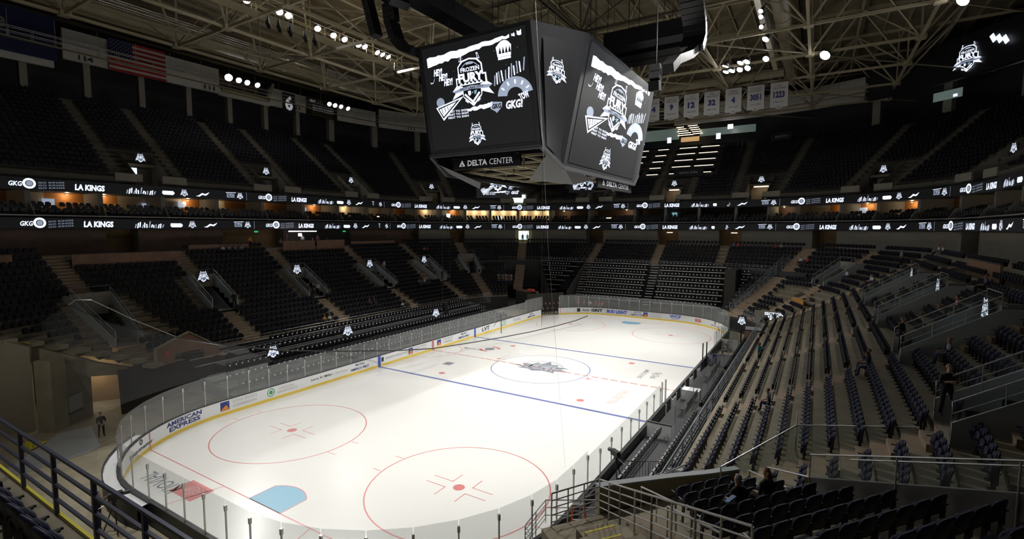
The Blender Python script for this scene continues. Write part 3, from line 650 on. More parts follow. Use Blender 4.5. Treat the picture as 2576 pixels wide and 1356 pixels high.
# tan parapet in front of the nearest block, around the floor entry
t = empty('corner_wall'); tag(t, 'curved tan concrete parapet in front of the nearest seats', 'wall')
m = MB(); W = [(28.35, -11.0, 4.85), (28.3, -9.6, 4.72), (28.35, -8.0, 4.62), (28.5, -6.8, 4.58), (28.6, -5.5, 4.55)]
for (na, ta, ha), (nb, tb_, hb) in zip(W, W[1:]): A, B = bp(na, ta), bp(nb, tb_); m.ext([(*A, 1.0), (*B, 1.0), (*B, hb), (*A, ha)], (-.16, .12, 0))
m.build('wall_panel', 'conc', t); m = MB()
for (na, ta, ha), (nb, tb_, hb) in zip(W, W[1:]): A, B = bp(na-.1, ta), bp(nb-.1, tb_); m.bar((*A, ha+.02), (*B, hb+.02), .26, .05)
m.build('coping', 'walll', t)
pts = [bp(28.2, -11.5), bp(28.2, -5.6)]
m = MB(); top = [(x, y) for x, y in pts]+[(19.1, -19.4), (16.3, -18.6), (14.6, -20.4), (13.4, -23.4)]
struct(MB().prism(top[::-1], .02, 1.15).build('floor_entry_deck', 'deck'), 'dark deck behind the tan parapet')
m = MB(); m.ext([(16.2, -18.3, 1.1), (19.0, -19.2, 1.1), (19.0, -19.2, 3.1), (16.2, -18.3, 2.3)], (.05, .15, 0)); tag(m.build('return_wall', 'walll'), 'pale grey return wall joining the curved tan wall', 'wall')
# grey guard rails on the front of the lower bowl
t = empty('front_railing'); tag(t, 'grey pipe railing along the front of the right lower bowl', 'railing', 'front railings of the lower bowl')
m = MB(); pts = [P3(18.62, s, 1.75) for s in np.arange(128, 192.1, 2.0)]; pipe_rail(m, pts, 1.15, 5, .03, 2.0); m.build('pipe_bars', 'railg', t)
t = empty('front_railing'); tag(t, 'grey pipe railing curling towards the tan corner wall', 'railing', 'front railings of the lower bowl')
m = MB(); pipe_rail(m, [P3(18.62, 192.1, 1.75), (17.0, -18.4, 1.6), (15.9, -19.3, 1.2)], 1.15, 5, .03, 1.2); m.build('pipe_bars', 'railg', t)
t = empty('front_railing'); tag(t, 'thin grey bar railing along the front of the left lower bowl', 'railing', 'front railings of the lower bowl')
m = MB(); pipe_rail(m, [P3(18.65, s, .9) for s in np.arange(0, 60, 2.0)], 1.7, 6, .02, 2.0); m.build('pipe_bars', 'steel', t)
m = MB(); band(m, 18.55, 0, 18.55, 2.0, -7, FARLO); band(m, 18.55, 0, 18.55, 1.8, FARHI, S1); struct(m.build('wall_bowl_front', 'dark'), 'dark front wall of the lower bowl')
# entry railing over the deck, black gate barriers
t = empty('deck_railing'); tag(t, 'grey three-bar railing on the deck edge above the orange ladder', 'railing')
m = MB(); pipe_rail(m, [(12.6, -23.0, 1.1), (15.0, -21.6, 1.15), (15.9, -20.3, 1.2)], .95, 3, .025, 1.3); pipe_rail(m, [(12.6, -23.0, 1.1), (12.75, -24.9, 1.1), (14.2, -26.4, 1.3)], .95, 5, .022, .8); m.build('pipe_bars', 'steel', t)
for k, (x, y, r, lab) in enumerate(((14.3, -17.0, .5, 'black crowd barrier behind the camera tripod'), (15.6, -16.3, .45, 'black crowd barrier in front of the folded chairs'), (16.9, -15.8, .3, 'black crowd barrier touching the grey front railing'))):
    t = empty('crowd_barrier', (x, y, .6), r); tag(t, lab, 'barrier', 'black crowd barriers by the near right corner'); m = MB(); rail(m, [(-.7, 0, 0), (-.7, 0, 1.05), (.7, 0, 1.05), (.7, 0, 0)], .022); rail(m, [(-.7, 0, .15), (.7, 0, .15)], .018)
    m.build('frame', 'black', t); m = MB()
    for q in range(9): rail(m, [(-.56+.14*q, 0, .15), (-.56+.14*q, 0, 1.05)], .01)
    m.build('bars', 'black', t)
# black covered floor deck and seats at the near right
m = MB(); m.prism([(13.2, -22.6), (15.0, -20.8), (16.3, -18.6), (16.2, -11.2), (13.2, -11.2)][::-1], .02, .55); tag(m.build('seating_platform', 'deck'), 'black platform carrying three rows of folded chairs by the near corner', 'platform')
t = empty('platform_skirt'); tag(t, 'black draped edge of the corner platform beside the glass', 'drape'); MB().ext([(13.2, -23.2, 0), (16.0, -20.0, 0), (16.0, -20.0, 1.3), (13.2, -23.2, 1.0)], (-.05, .05, 0)).build('cloth', 'curtain', t)
MB().ext([(12.95, -23.6, 0), (13.2, -18.9, 0), (13.2, -18.9, 1.0), (12.95, -23.6, 1.2)], (.12, 0, 0)).build('cloth', 'black', t)

# ---------------------------------------------------------------- near end: rail, platform and seats at the lower left of the photo
nd = MB()
for k in range(0, 4):
    y0 = -37.3-.85*k; z = 8.18+.42*k; x0, x1 = -14, 16.6-.5*k
    nd.quad((x0, y0, z), (x0, y0-.85, z), (x1, y0-.85, z), (x1, y0, z)); nd.quad((x0, y0, z-.42), (x0, y0, z), (x1, y0, z), (x1, y0, z-.42), 1); nd.quad((x1, y0, z-.9), (x1, y0, z), (x1, y0-.85, z), (x1, y0-.85, z-.9), 1)
nd.box((1.3, -37.15, 7.0), (30.6, .45, 1.44)); nd.box((1.3, -36.96, 7.735), (30.6, .05, .03), 2)
struct(nd.build('floor_end_terrace', ['conc', 'concd', 'yellow']), 'concrete front edge of the near end seating at lower left')
for k in range(0, 3):
    for j in range(16): ALL.append((15.2-.4*k-.52*j, -37.95-.85*k, 8.18+.42*k, math.radians(5), ('end', k, 0), j, 16))
t = empty('guard_railing'); tag(t, 'dark navy four-bar guard railing crossing the lower left corner', 'railing')
m = MB()
for h, hh in ((1.12, .05), (.84, .04), (.56, .04), (.28, .04)): m.box((1.3, -37.0, 7.76+h), (30.0, .05, hh))
m.build('bars', 'railn', t)
for k in range(17): MB().box((15.2-1.75*k, -37.0, 8.32), (.07, .06, 1.14)).build('post', 'railn', t)
def added_ramp_light(x, y, z, e, label, r=1.5):  # unseen fixture added to brighten the ramp under the left seating
    t = empty('added_ramp_light', (x, y, z)); tag(t, label, 'light', 'added fill lamps under the left seating'); MB().box((0, 0, .05), (1.2, .16, .06)).build('housing', 'dark', t); MB().box((0, 0, 0), (1.1, .1, .04)).build('tube', 'strip', t)
    l = bpy.data.lights.new('added_fill_glow', 'POINT'); l.energy = e; l.color = (1, .90, .74); l.shadow_soft_size = .3; o = bpy.data.objects.new('added_fill_glow', l); COL.objects.link(o); o.parent = t; o.location = (0, 0, -.3)
added_ramp_light(-28.6, -24.2, 1.3, 90, 'added fill lamp over the tan ramp end wall')
added_ramp_light(-20.5, -33.5, 6.5, 230, 'added fill lamp above the ramp outside the left edge')
# ---------------------------------------------------------------- near left corner: ramp, beam, pillar
m = MB(); P = [(-27.9, -30.9, 6.0), (-27.4, -29.4, 5.0), (-26.98, -28.2, 4.4), (-26.54, -26.95, 3.75), (-26.1, -25.7, 3.1), (-25.67, -24.45, 2.4), (-24.95, -22.4, 1.6), (-24.5, -21.1, 1.38), (-24.5, -21.1, .9), (-25, -22.5, 1.2), (-25.88, -25.05, 1.45), (-26.3, -26.2, 2.0), (-26.7, -27.4, 2.75), (-27.0, -28.3, 3.1), (-27.4, -29.5, 3.8), (-27.9, -30.9, 4.5)]
m.ext(P, (-.5, .18, 0)); struct(m.build('beam_corner', 'conc'), 'raked concrete beam carrying the near left seating')
m = MB()
for i in range(0, 13):
    d = rowd(i); s = max(smax(d), -19); a = P3(d, s, zl(d)); m.box((a[0]+.35, a[1]-.1, a[2]-.17), (1.5, .85, .30), 0, math.radians(20))
struct(m.build('trim_1', 'conc'), 'exposed concrete row ends on the raked beam')
d = rowd(6); s = max(smax(d), -19); a = P3(d, s, zl(d)); t = MB().box((0, 0, 0), (1.3, .08, .03)).build('edge_stripe', 'yellow', None, loc=(a[0]+.5, a[1]-.5, a[2]+.0), rz=.35); tag(t, 'yellow painted stripe on one cut row end at the left', 'stripe')
o = MB().box((0, 0, 0), (1.25, 1.1, 5.2)).build('pillar', 'conc', None, loc=(-25.2, -27.5, .85), rz=.5); struct(o, 'square concrete pillar under the raked beam')
m = MB(); m.ext([(-31.5, -35.5, -1.8), (-26.0, -28.3, -1.8), (-26.0, -28.3, 4.4), (-31.5, -35.5, 8)], (-.4, .2, 0)); m.ext([(-24.9, -27.4, -1.8), (-27.0, -24.6, -1.8), (-27.0, -24.6, 2.2), (-24.9, -27.4, 3.2)], (-.2, -.3, 0)); struct(m.build('wall_left', 'wall'), 'grey concrete walls beside the ramp under the seating')
m = MB(); m.ext([(-31.5, -25.6, -1.8), (-27.5, -20.0, -1.8), (-27.5, -20.0, 3), (-31.5, -25.6, 4.5)], (-.2, .3, 0)); struct(m.build('wall_back', 'amber'), 'tan lit wall at the end of the ramp')
m = MB(); m.ext([(-24.6, -23.6, -1.8), (-22.6, -16.5, -.05), (-22.6, -16.5, 1.6), (-24.9, -23.6, 1.7)], (-.3, .1, 0)); tag(m.build('drape', 'curtain'), 'tall black drape closing the space under the first rows', 'drape')
m = MB(); m.box((0, 0, 0), (1.3, .12, 1.2)); m.box((0, -.1, -.66), (1.4, .25, .1), 1); tag(m.build('wall_notice_board', ['walll', 'black'], None, loc=(-25.75, -26.05, -.25), rz=-.93), 'pale grey notice board on the wall behind the ramp guard', 'board')
m = MB(); m.quad((-24.0, -27.6, -1.735), (-19.0, -32.0, -1.735), (-19.0, -26.9, -1.735), (-23.8, -25.8, -1.735)); m.quad((-19.0, -32.0, -1.735), (-15.4, -33, -.60), (-15.4, -28.6, -.60), (-19.0, -26.9, -1.735)); struct(m.build('floor_patch', 'walll'), 'pale grey painted floor area at the foot of the ramp')
# raised ledge with black skirt around the near left corner of the boards
t = empty('corner_ledge'); tag(t, 'white-topped ledge with black skirt hugging the near left glass corner', 'ledge'); mt_, ms_ = MB(), MB()
for q in range(10):
    a0, a1 = [math.radians(218+6.2*k) for k in (q, q+1)]; A = [(-4.42+r*math.cos(a), -21.95+r*math.sin(a)) for r in (8.70, 9.22) for a in (a0, a1)]
    mt_.quad((*A[0], .93), (*A[1], .93), (*A[3], .93), (*A[2], .93)); ms_.ext([(*A[2], 0), (*A[3], 0), (*A[3], 1.08), (*A[2], 1.08)], (.04*math.cos(a0), .04*math.sin(a0), 0))
mt_.build('ledge_top', 'bwhite', t); ms_.build('skirt', 'black', t)
# corner camera booth in the front rows of the left bowl
t = empty('broadcast_booth', (-23.9, -18.6, .1), PI/2); tag(t, 'brown panelled booth with pointed roof edge below the left seats', 'booth')
m = MB(); m.add([(-2.7, 0, 1.5), (-1.3, 0, 1.5), (-1.3, 0, 2.3), (1.0, 0, 2.3), (1.0, 0, 1.2), (2.3, 0, 1.0), (2.3, 0, 2.1), (-.2, 0, 3.9), (-2.7, 0, 2.9)], [(0, 1, 2, 8), (2, 3, 7, 8), (3, 6, 7), (3, 4, 5, 6)]); m.build('front_panel', 'wood', t)
m = MB(); m.bar((-2.8, 0, 2.95), (-.2, 0, 3.98), .3, .1); m.bar((-.2, 0, 3.98), (2.5, 0, 2.1), .3, .1); m.bar((-2.75, 0, 1.4), (-2.75, 0, 3.0), .2); m.build('roof_edge', 'conc', t)
MB().box((-.1, .9, 1.75), (2.4, .08, 1.2)).build('inner_wall', 'walll', t); MB().box((-.2, .35, 1.6), (.7, .3, .9)).build('dark_cabinet', 'black', t); MB().box((-1.0, .2, 1.65), (.9, .5, .06)).build('table', 'wood', t)
MB().box((-1.9, -.05, 2.45), (.35, .05, .45)).build('red_panel', 'txtr', t); MB().box((2.7, -.2, 1.55), (1.7, 1.2, .08), 0, .3).build('awning', 'wood', t)

# ---------------------------------------------------------------- end net, cables, stand-alone pieces
t = empty('protective_net'); tag(t, 'clear protective net behind the near goal hanging from a curved cable', 'net')
top = [(-12.5, -21.5, 4.6), (-15.2, -24.5, 6.0), (-16.9, -27.2, 6.4), (-16.8, -29.3, 6.3), (-15.0, -31.4, 6.0)]
# ---------------------------------------------------------------- retractable stands at the far end
t = empty('retractable_stand'); tag(t, 'black retractable stand with bright row edges behind the far glass', 'stand')
YF = 38.3
def rstep(k): return YF-.60*(k+1), 7.35-.76*k      # front edge y, deck height of row k (0 = top)
m = MB(); mn = MB()
for (xa, xb) in ((-10.7, -1.0), (.9, 10.3), (12.4, 19.2), (-20.3, -12.2)):
    for k in range(8):
        y, z = rstep(k); sh = k*.62 if xa < -12 else 0; a, b = xa+sh, xb-sh*.9
        if xa > 12: b -= k*.35
        m.box(((a+b)/2, y+.32, z-.06), (b-a, .62, .10)); m.box(((a+b)/2, y+.55, z-.45), (b-a, .05, .75), 1)
        mn.box(((a+b)/2, y-.01, z-.02), (b-a, .035, .085))
m.build('deck', ['deck', 'black'], t); mn.build('row_edge', 'nose', t)
m = MB()
for x in (-11.3, -.05, 10.9):
    for k in range(8):
        y, z = rstep(k); m.box((x, y+.3, z-.1), (1.15 if x < 10 else .7, .3, .06)); m.box((x, y+.05, z-.45), (1.15 if x < 10 else .7, .25, .06))
m.build('steps', 'nose', t)
m = MB(); m.box((11.4, 35.9, 3.6), (1.4, 4.6, 7.3)); m.build('side_drape', 'curtain', t); m = MB(); m.ext([(-20.9, 38.3, 0), (-20.9, 38.3, 7.4), (-19.9, 38.3, 7.4), (-16.2, 33.6, 1.8), (-16.2, 33.6, 0)], (-.2, 0, 0)); m.build('side_drape', 'curtain', t); m = MB(); m.ext([(-12.0, 38.3, 0), (-12, 38.3, 7.4), (-13.3, 33.6, 2.6), (-13.3, 33.6, 0)], (.3, 0, 0)); m.build('side_drape', 'curtain', t)
V_, F_ = seat_simple(); F_ = F_+[(20, 21, 22, 23)]; V_ = np.vstack([V_, [(-.045, .150, .60), (.045, .150, .60), (.045, .142, .69), (-.045, .142, .69)]]); rm = Mass(V_, F_, [0]*(len(F_)-1)+[1])
for (xa, xb) in ((-10.6, -1.1), (1.0, 10.2), (12.5, 18.4), (-19.6, -13.2)):
    for k in range(8):
        y, z = rstep(k); sh = k*.62 if xa < -12 else 0; n_ = int((xb-xa-2*sh)/.52)
        for j in range(n_): rm.put(xa+sh+.26+.52*j, y+.42, z-.30, PI)
# front wall of the far permanent rows with its railing
m = MB(); band(m, 9.75, 4, 9.75, zl(rowd(11))+.35, 60, 130)
struct(m.build('wall_far_front', 'dark'), 'dark front wall of the far end seating')
t = empty('front_railing'); tag(t, 'long thin bar railing above the far retractable stand', 'railing', 'front railings of the lower bowl'); m = MB(); z = zl(rowd(11))
pipe_rail(m, [P3(9.8, s, z) for s in np.arange(66, 125, 3.0)], .95, 4, .022, 2.2); m.build('pipe_bars', 'steel', t)
# right-hand aisle handrails of the wide far right stairs and the wall with the lit letters
t = empty('stair_railing'); tag(t, 'grey sloping pipe railings beside the wide far right stairs', 'railing'); m = MB()
for s in (121.9, 123.1): 
    for h in (.5, .8, 1.1): rail(m, [P3(d, s, zl(d)+h) for d in (18, 14, 10, 7)], .03)
    for d in np.arange(7.5, 18.3, 1.2): rail(m, [P3(d, s, zl(d)), P3(d, s, zl(d)+1.1)], .025)
m.build('pipe_bars', 'railg', t)
t = empty('portal_wall', (17.3, 24.2, 0), math.radians(-5)); tag(t, 'tan portal wall with white lit lettering at the far right floor corner', 'wall')
MB().box((0, 0, 2.9), (3.6, .25, 1.1)).build('panel', 'wall', t); a = Art(); a.text('SECTION', .2, .22, 1.9, .34, 0, .03); a.text('HOME', .2, -.12, 1.1, .26, 0, .03); a.rect(-.1, -.38, .22, .18, 0); a.map(planar((0, -.13, 2.95), (1, 0, 0), (0, 0, 1))).build('lit_lettering', 'led', t)
m = MB(); m.ext([(1.8, 0, 3.45), (-.1, -6.5, 1.6), (-.1, -6.5, 0), (1.8, 0, 0)], (.2, 0, 0)); m.build('sloping_wall', 'conc', t)
led_display(0, 0, 2.35, .95, 1.25, 'lit crest display behind the far right glass corner', 'crest displays on the floor', face=PI-.35, loc=(14.4, 22.3))
for (x, y, z, lab) in ((-19.6, -5.6, 2.3, 'lit crest display beside the left boards nearest the booth'), (-19.3, 8.0, 2.25, 'lit crest display beside the left boards farther along'), (-17.3, -15.4, 2.5, 'narrow lit crest display by the brown booth')):
    led_display(0, 0, z, 1.0, 1.15, lab, 'crest displays on the floor', face=head(20)+(-.35 if y > -10 else -.1), loc=(x, y)); MB().box((x, y, z/2-.3), (.12, .12, z-.6)).build('display_post', 'black') 
for o in [o for o in SC.objects if o.name.startswith('display_post')]:
    L = [q for q in SC.objects if q.name.startswith('led_display') and q.parent is None and abs(q.location.x-(o.bound_box[0][0]+.06)) < .3 and abs(q.location.y-(o.bound_box[0][1]+.06)) < .3]
    if L: mw = L[0].matrix_basis.inverted(); o.data.transform(mw); o.parent = L[0]
# left floor decks: two black tiers with folded chairs between boards and bowl
m = MB(); m.box((-15.3, 0, .2), (1.8, 40, .4)); m.box((-17.1, 0, .35), (1.8, 40, .7)); m.box((-18.9, 0, .5), (1.8, 40, 1.0)); m.box((-20.7, 1, .75), (1.8, 38, 1.5)); m.box((-22.6, 2, .9), (2.0, 36, 1.8))
tag(m.build('retractable_deck', 'deck'), 'low dark stepped deck behind the left boards', 'seating deck')
m = MB(); 
for x, z in ((-16.2, .4), (-18.0, .7), (-19.8, 1.0), (-21.6, 1.5), (-20.7, 1.75), (-22.4, 1.95)): m.box((x+.02, 0, z+.02), (.05, 39, .06))
tag(m.build('deck_edge', 'nose'), 'bright aluminium edges of the low deck behind the left boards', 'trim')
for x, z, y0, y1 in ((-15.7, .4, -19, 19), (-17.5, .7, -19, 19), (-19.3, 1.0, -18, 19), (-21.0, 1.5, -15, 18), (-22.7, 1.8, -12, 19)):
    for j in range(int((y1-y0)/.52)): rm.put(x, y0+.52*j, z, -PI/2)
for x, z, y0, y1 in ((15.2, .44, -16, 19), (15.98, .84, -16, 19)):
    for j in range(int((y1-y0)/.52)):
        if abs(y0+.52*j-4.5) > .7 and abs(y0+.52*j+6) > .7: rm.put(x, y0+.52*j, z, PI/2)
for q, x in enumerate((13.9, 15.1)):
    for j in range(int(7.0/.5)): rm.put(x+.15, -11.6-.5*j, .55, PI/2)
for q in range(2):
    for j in range(13): rm.put(-12.6+.58*j, -35.7-.9*q, .0, .0)
tag(rm.build('retractable_seats', ('seatk', 'txtw')), 'black folded retractable seats around the ice and at the far end', 'seats', kind='stuff')
for y in (-6, 4.6): 
    for x in (14.8, 15.6): tag(MB().box((x, y, .86 if x > 15.3 else .46), (.06, .8, .05)).build('step_marker', 'yellow'), 'yellow step edge, %s tier of the right floor deck, %s gap' % ('lower' if x < 15.3 else 'upper', 'nearer' if y < 0 else 'farther'), 'stripe', 'yellow step edges on the right floor deck')

# ---------------------------------------------------------------- suite level between the two ribbons
su = MB()
band(su, 1.3, 13.9, -5.2, 13.9, -24, 165, 0); band(su, 0, 16.5, -5.2, 16.5, -24, 165, 1); band(su, 1.3, 12.7, -1.2, 12.7, -24, 165, 1)
struct(su.build('floor_suite', ['dark', 'dark']), 'floor and ceiling slabs of the suite level')
pil = [-20, -14, -8, -2.3, 3.4, 9.3, 15.4, 21.5, 27.8, 34, 40.1, 45.6, 50.5, 55.5, 60.4, 65.3, 70.7, 77, 84.8, 93.6, 99, 104.6, 110.3, 115.1, 119.4, 125.3, 130.5, 136.2, 142.5, 149, 156, 163]
wl = MB(); wl_m = []
rnd = random.Random(3)
for a, b in zip(pil, pil[1:]):
    mid = a+(b-a)*rnd.choice((.5, .62, .4))
    far = 76 < a < 118
    c1, c2 = (2, 3) if rnd.random() < .5 else (3, 2)
    if 58 < a < 76: c1 = c2 = 2
    if far: c1, c2 = 4, 4
    dz = -4.2 if not far else -5
    band(wl, dz, 13.9, dz, 16.5, a, mid, c1); band(wl, dz, 13.9, dz, 16.5, mid, b, c2)
struct(wl.build('wall_suite_back', ['dark', 'dark', 'suitew', 'suiteo', 'woodd']), 'cream and amber back walls of the suites')
for a in pil:
    m = MB(); e = .22; solid_band(m, -.3, -4.1, 13.9, 16.5, a-e, a+e); struct(m.build('column', 'suitep'), 'grey column between two suites')
    m = MB(); m.ext([P3(.9, a, 13.9), P3(.1, a, 15.2), P3(-2.5, a, 15.2), P3(-2.5, a, 13.9)], (np.array(P3(0, a+.12, 0))-np.array(P3(0, a, 0)))); struct(m.build('partition', 'suitep'), 'low partition between suite terraces')
sm = Mass(*seat_simple()); sd = MB()
for a, b in zip(pil, pil[1:]):
    for r_, (d, z) in enumerate(((.35, 13.95), (-.55, 14.25), (-1.45, 14.6))):
        k = (b-a)/ (RR/(RR-d) if corner(a+1) else 1); n_ = int((k-.9)/.55)
        for j in range(n_):
            s = a+.5*(b-a)/k+(j+.5)*(b-a-.9)/n_; 
            if r_ > 0 and 0.38 < (s-a)/(b-a) < .5: continue
            sm.put(*P3(d, s, z), head(s))
    for d, z in ((-.1, 14.25), (-1.0, 14.6)): solid_band(sd, d, -2.3, z-.35, z, a+.3, b-.3)
tag(sm.build('suite_seats', 'seatk'), 'dark rows of seats on the suite terraces between the two ribbons', 'seats', kind='stuff'); struct(sd.build('floor_suite_terrace', 'dark'))
# suite lamps and screens
def downlight(s, d, w_, label, e='warm', z=16.4, group='small lamps in the suites', power=28, col=(1, .76, .48)):
    x, y = pos(d, s); t = empty('suite_lamp', (x, y, z)); tag(t, label, 'lamp', group); MB().box((0, 0, 0), (.3, .3, .06)).build('housing', 'dark', t); MB().box((0, 0, -.04), (.2, .2, .03)).build('lens', e, t)
    l = bpy.data.lights.new('suite_lamp_light', 'POINT'); l.energy = power; l.color = col; l.shadow_soft_size = .12; o = bpy.data.objects.new('suite_lamp_light', l); COL.objects.link(o); o.parent = t; o.location = (0, 0, -.2)
k = 0
for a, b in zip(pil, pil[1:]):
    if 86 < a < 112 or a < -10: continue
    nl = 3 if 58 < a < 76 else 1
    ordn = ['first', 'second', 'third']
    for q in range(nl):
        s = a+(b-a)*((q+.5)/nl if nl > 1 else rnd.choice((.25, .7))); k += 1
        downlight(s, -3.6, .2, 'warm downlight in the suites, %d%s from the left along the ring' % (k, {1: 'st', 2: 'nd', 3: 'rd'}.get(k, 'th')), power=42 if nl > 1 else 34)
for i, (s, w_, z, d, mt, lab) in enumerate(((.2, 1.0, 15.5, -3.9, 'ledg', 'pale blue screen in the leftmost amber suite'), (9.0, .7, 15.4, -3.9, 'ledg', 'white-blue screen at the second column from left'), (13.0, .9, 15.8, -3.9, 'ledg', 'grey screen in the cream suite on the left'), (30.6, .6, 15.7, -3.9, 'ledg', 'screen above dark chairs left of centre'), (47.0, .8, 15.5, -4.0, 'ledc', 'blue lit screen left of the hanging scoreboard'), (57.6, .8, 15.4, -2, 'cool', 'bright glazed slot in the middle suites'), (67.2, .8, 15.0, -2, 'cool', 'tall lit doorway under the hanging scoreboard'), (99.5, 1.0, 15.5, -4.6, 'ledc', 'small blue screen in the dark far bar'), (125.9, 1.2, 15.6, -3.9, 'ledg', 'pale screen in a right-hand suite'), (139.3, 1.2, 15.6, -3.9, 'ledg', 'pale blue screen under the far right ribbon'))):
    glow('suite_screen', lab, d, s, z, w_, .75, mt, 'screen', .06, 'screens in the suites')
glow('bar_counter_light', 'warm lit bar counter in the dark far suites', -4.0, 96.5, 14.9, 8.0, .08, 'amber', 'light')
for i, (s, lab) in enumerate(((43.8, 'left of the blue screen'), (88.0, 'at the left of the far bar'), (133.5, 'on the right side'))): glow('table_light', 'white bar light over a suite table %s' % lab, -2.0, s, 14.95, 1.0, .12, 'warm', 'light', .2, 'bar lights over the suite tables')

# ---------------------------------------------------------------- LED ribbons
PER = 24.42; SPK = [-.0]   # period of the artwork along the ribbon
def ribbon_art():
    L = [Art() for _ in range(10)]; a = L[0]; badge(a, -4.0, 0, .42)
    a = L[1]; a.ring(0, .05, .30, .50, 0, n=16); a.ring(0, .05, 0, .24, 1, n=12, lay=1); a.text('GKG', -1.0, -.02, 1.0, .45, 0, .03, shear=.2)
    a = L[2]
    for q in range(3): a.text('GO KINGS', 1.65, -.28+.26*q, 2.0, .15, 1, rot=.08)
    a = L[3]; a.text('LA KINGS', 4.7, -.05, 2.5, .62, 0, .05, shear=.1)
    a = L[4]; rn = random.Random(5)
    for q in range(13): x = 7.9+.22*q; a.line((x, -.35-.1*rn.random()), (x+.15*rn.random(), -.1+.55*rn.random()*math.sin(PI*(q+1)/14)), .12, 0 if q % 3 else 1)
    L[5].poly([(-.65, -.1), (-.5, -.25), (.5, -.25), (.68, -.02), (.5, .2), (-.6, .2)], 0, 0, 12.0, -.08); badge(L[6], 13.7, -.02, .42)
    L[7].poly([(-.8, -.3), (-.45, -.18), (-.1, .1), (.3, .0), (.8, .25), (.6, -.02), (.35, -.2), (-.05, -.12), (-.4, -.35)], 0, 0, 15.8, 0)
    a = L[8]; a.rect(19.2, 0, .95, .5, 1); a.text('SLC', 19.2, .0, .8, .34, 2, .03, lay=1); a.line((18.6, .35), (19.9, .4), .06, 0); L[9].rect(21.3, 0, .035, 1.0, 1)
    return L
RA = ribbon_art()
def ribbon(name, d, z0, z1, s0, label):
    t = empty(name); tag(t, label, 'led ribbon', 'LED ribbons'); m = MB(); solid_band(m, d, d-.25, z0, z1, -24, 165); m.build('casing', 'ledoff', t)
    zc = (z0+z1)/2
    for k in range(-2, 8):
        base = s0+k*PER
        for A in RA:
          m = MB()
          for V, F, mi, l in A.items:
            S = base+V[:, 0]
            if S.max() < -23 or S.min() > 164: continue
            m.add([P3(d+.012*(1+l), s, zc+y) for s, y in zip(S, V[:, 1])], F, mi)
          if m.v: m.build('lit_logo', LEDM, t)
    return t
def st_of(k): return 0
ribbon('led_ribbon', 0.0, 16.45, 17.6, 22.2-PER, 'upper curved LED ribbon of white logos above the suites')
t = ribbon('led_ribbon', 1.3, 12.75, 13.8, 22.3-PER, 'lower curved LED ribbon of white logos under the suites')
m = MB(); solid_band(m, 1.28, 1.16, 14.0, 14.08, -24, 165); m.build('top_rail', 'nose', t)

# ---------------------------------------------------------------- upper bowl
def zu(d): return 18.5+.74*(-1-d)
NU = 18
def rowu(i): return -.9-.8*i
UV = [-7.5, 8.6, 24.2, 39.5, 55.0, 70.8, 85.5, 99.6, 113, 128.3, 144.]
US0, US1 = -24, 165
UA = []
for v in UV: UA += [v-2.7-.4, v+2.7+.4]
um = MB(); us = MB()
for i in range(NU):
    d = rowu(i); z = zu(d); d1 = d-.8; zp = zu(d+.8) if i else z-.6; sp = [(US0, US1)]
    if i < 5:
        for v in UV: sp = cut(sp, v, wid(v, d, 1.7 if i else 0.9))
    for a, b in sp:
        band(um, d, z, d1, z, a, b, 0, 1.5); band(um, d, zp, d, z, a, b, 1, 1.5)
        for s in (a, b): um.quad(P3(d, s, z-1.4), P3(d1, s, z-1.4), P3(d1, s, z), P3(d, s, z), 0)
    rise = .592
    for s in UA:
        e = wid(s, d, .45)
        if i < NU-1: solid_band(us, d-.4, d-.8, z, z+rise/2, s-e, s+e)
        e = wid(s, d, .55); band(us, d+.005, zp, d+.005, z, s-e, s+e); band(us, d, z+.005, d-.4, z+.005, s-e, s+e)
    sa = sp
    for s in UA: sa = cut(sa, s, wid(s, d, .75))
    if i < 6:
        for v in UV: sa = cut(sa, v, wid(v, d, 2.2))
    if 5 < i < 17: sa = cut(sa, 96.5, 9.5)
    for a, b in sa:
        if b-a > 1: 
            k = wid((a+b)/2, d, 1.0); n_ = int((b-a)/k/.55)
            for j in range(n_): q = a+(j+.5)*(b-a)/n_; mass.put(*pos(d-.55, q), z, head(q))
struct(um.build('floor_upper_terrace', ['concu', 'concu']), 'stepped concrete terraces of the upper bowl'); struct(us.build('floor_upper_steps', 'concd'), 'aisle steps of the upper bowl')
vn = ['at the left edge', 'above the blue-white screen', 'second on the left', 'third on the left', 'fourth, beside the scoreboard', 'behind the hanging scoreboard', 'between the inner screens', 'left of the lofts', 'with the bright white portal', 'with the pale blue portal', 'at the right edge']
for v, nm in zip(UV, vn):
    t = empty('upper_tunnel'); tag(t, 'upper bowl tunnel entrance %s' % nm, 'tunnel', 'upper bowl tunnels'); e = wid(v, -2, 1.65)
    for sg in (-1, 1):
        m = MB(); a_, b_ = sorted((v+sg*wid(v, -1, 1.0), v+sg*wid(v, -1, 3.6))); solid_band(m, -.75, -.9, 18.0, 18.85, a_, b_); m.build('parapet', 'wall', t)
        m = MB(); c = v+sg*e; m.quad(P3(-.9, c, 17.6), P3(-4.9, c, 17.6), P3(-4.9, c, zu(-4.9)+.5), P3(-.9, c, 18.9)); m.build('side_wall', 'wall', t)
    m = MB(); band(m, -4.9, 17.6, -4.9, 19.9, v-e, v+e); m.build('back_wall', 'walll' if v in (24.2, 128.3, 39.5) else ('suitew' if v in (55., 99.6, 113) else 'concd'), t)
    m = MB(); solid_band(m, -3.5, -4.9, 20.0, 20.3, v-e, v+e); m.build('roof', 'concd', t); m = MB(); band(m, -.9, 17.6, -4.9, 17.6, v-e, v+e); m.build('walkway', 'concd', t)
    if v != 85.5: led_display(-3.6, v, 21.0, 1.1, 1.0, 'small lit crest over the upper tunnel %s' % nm, 'crest displays over the upper tunnels')
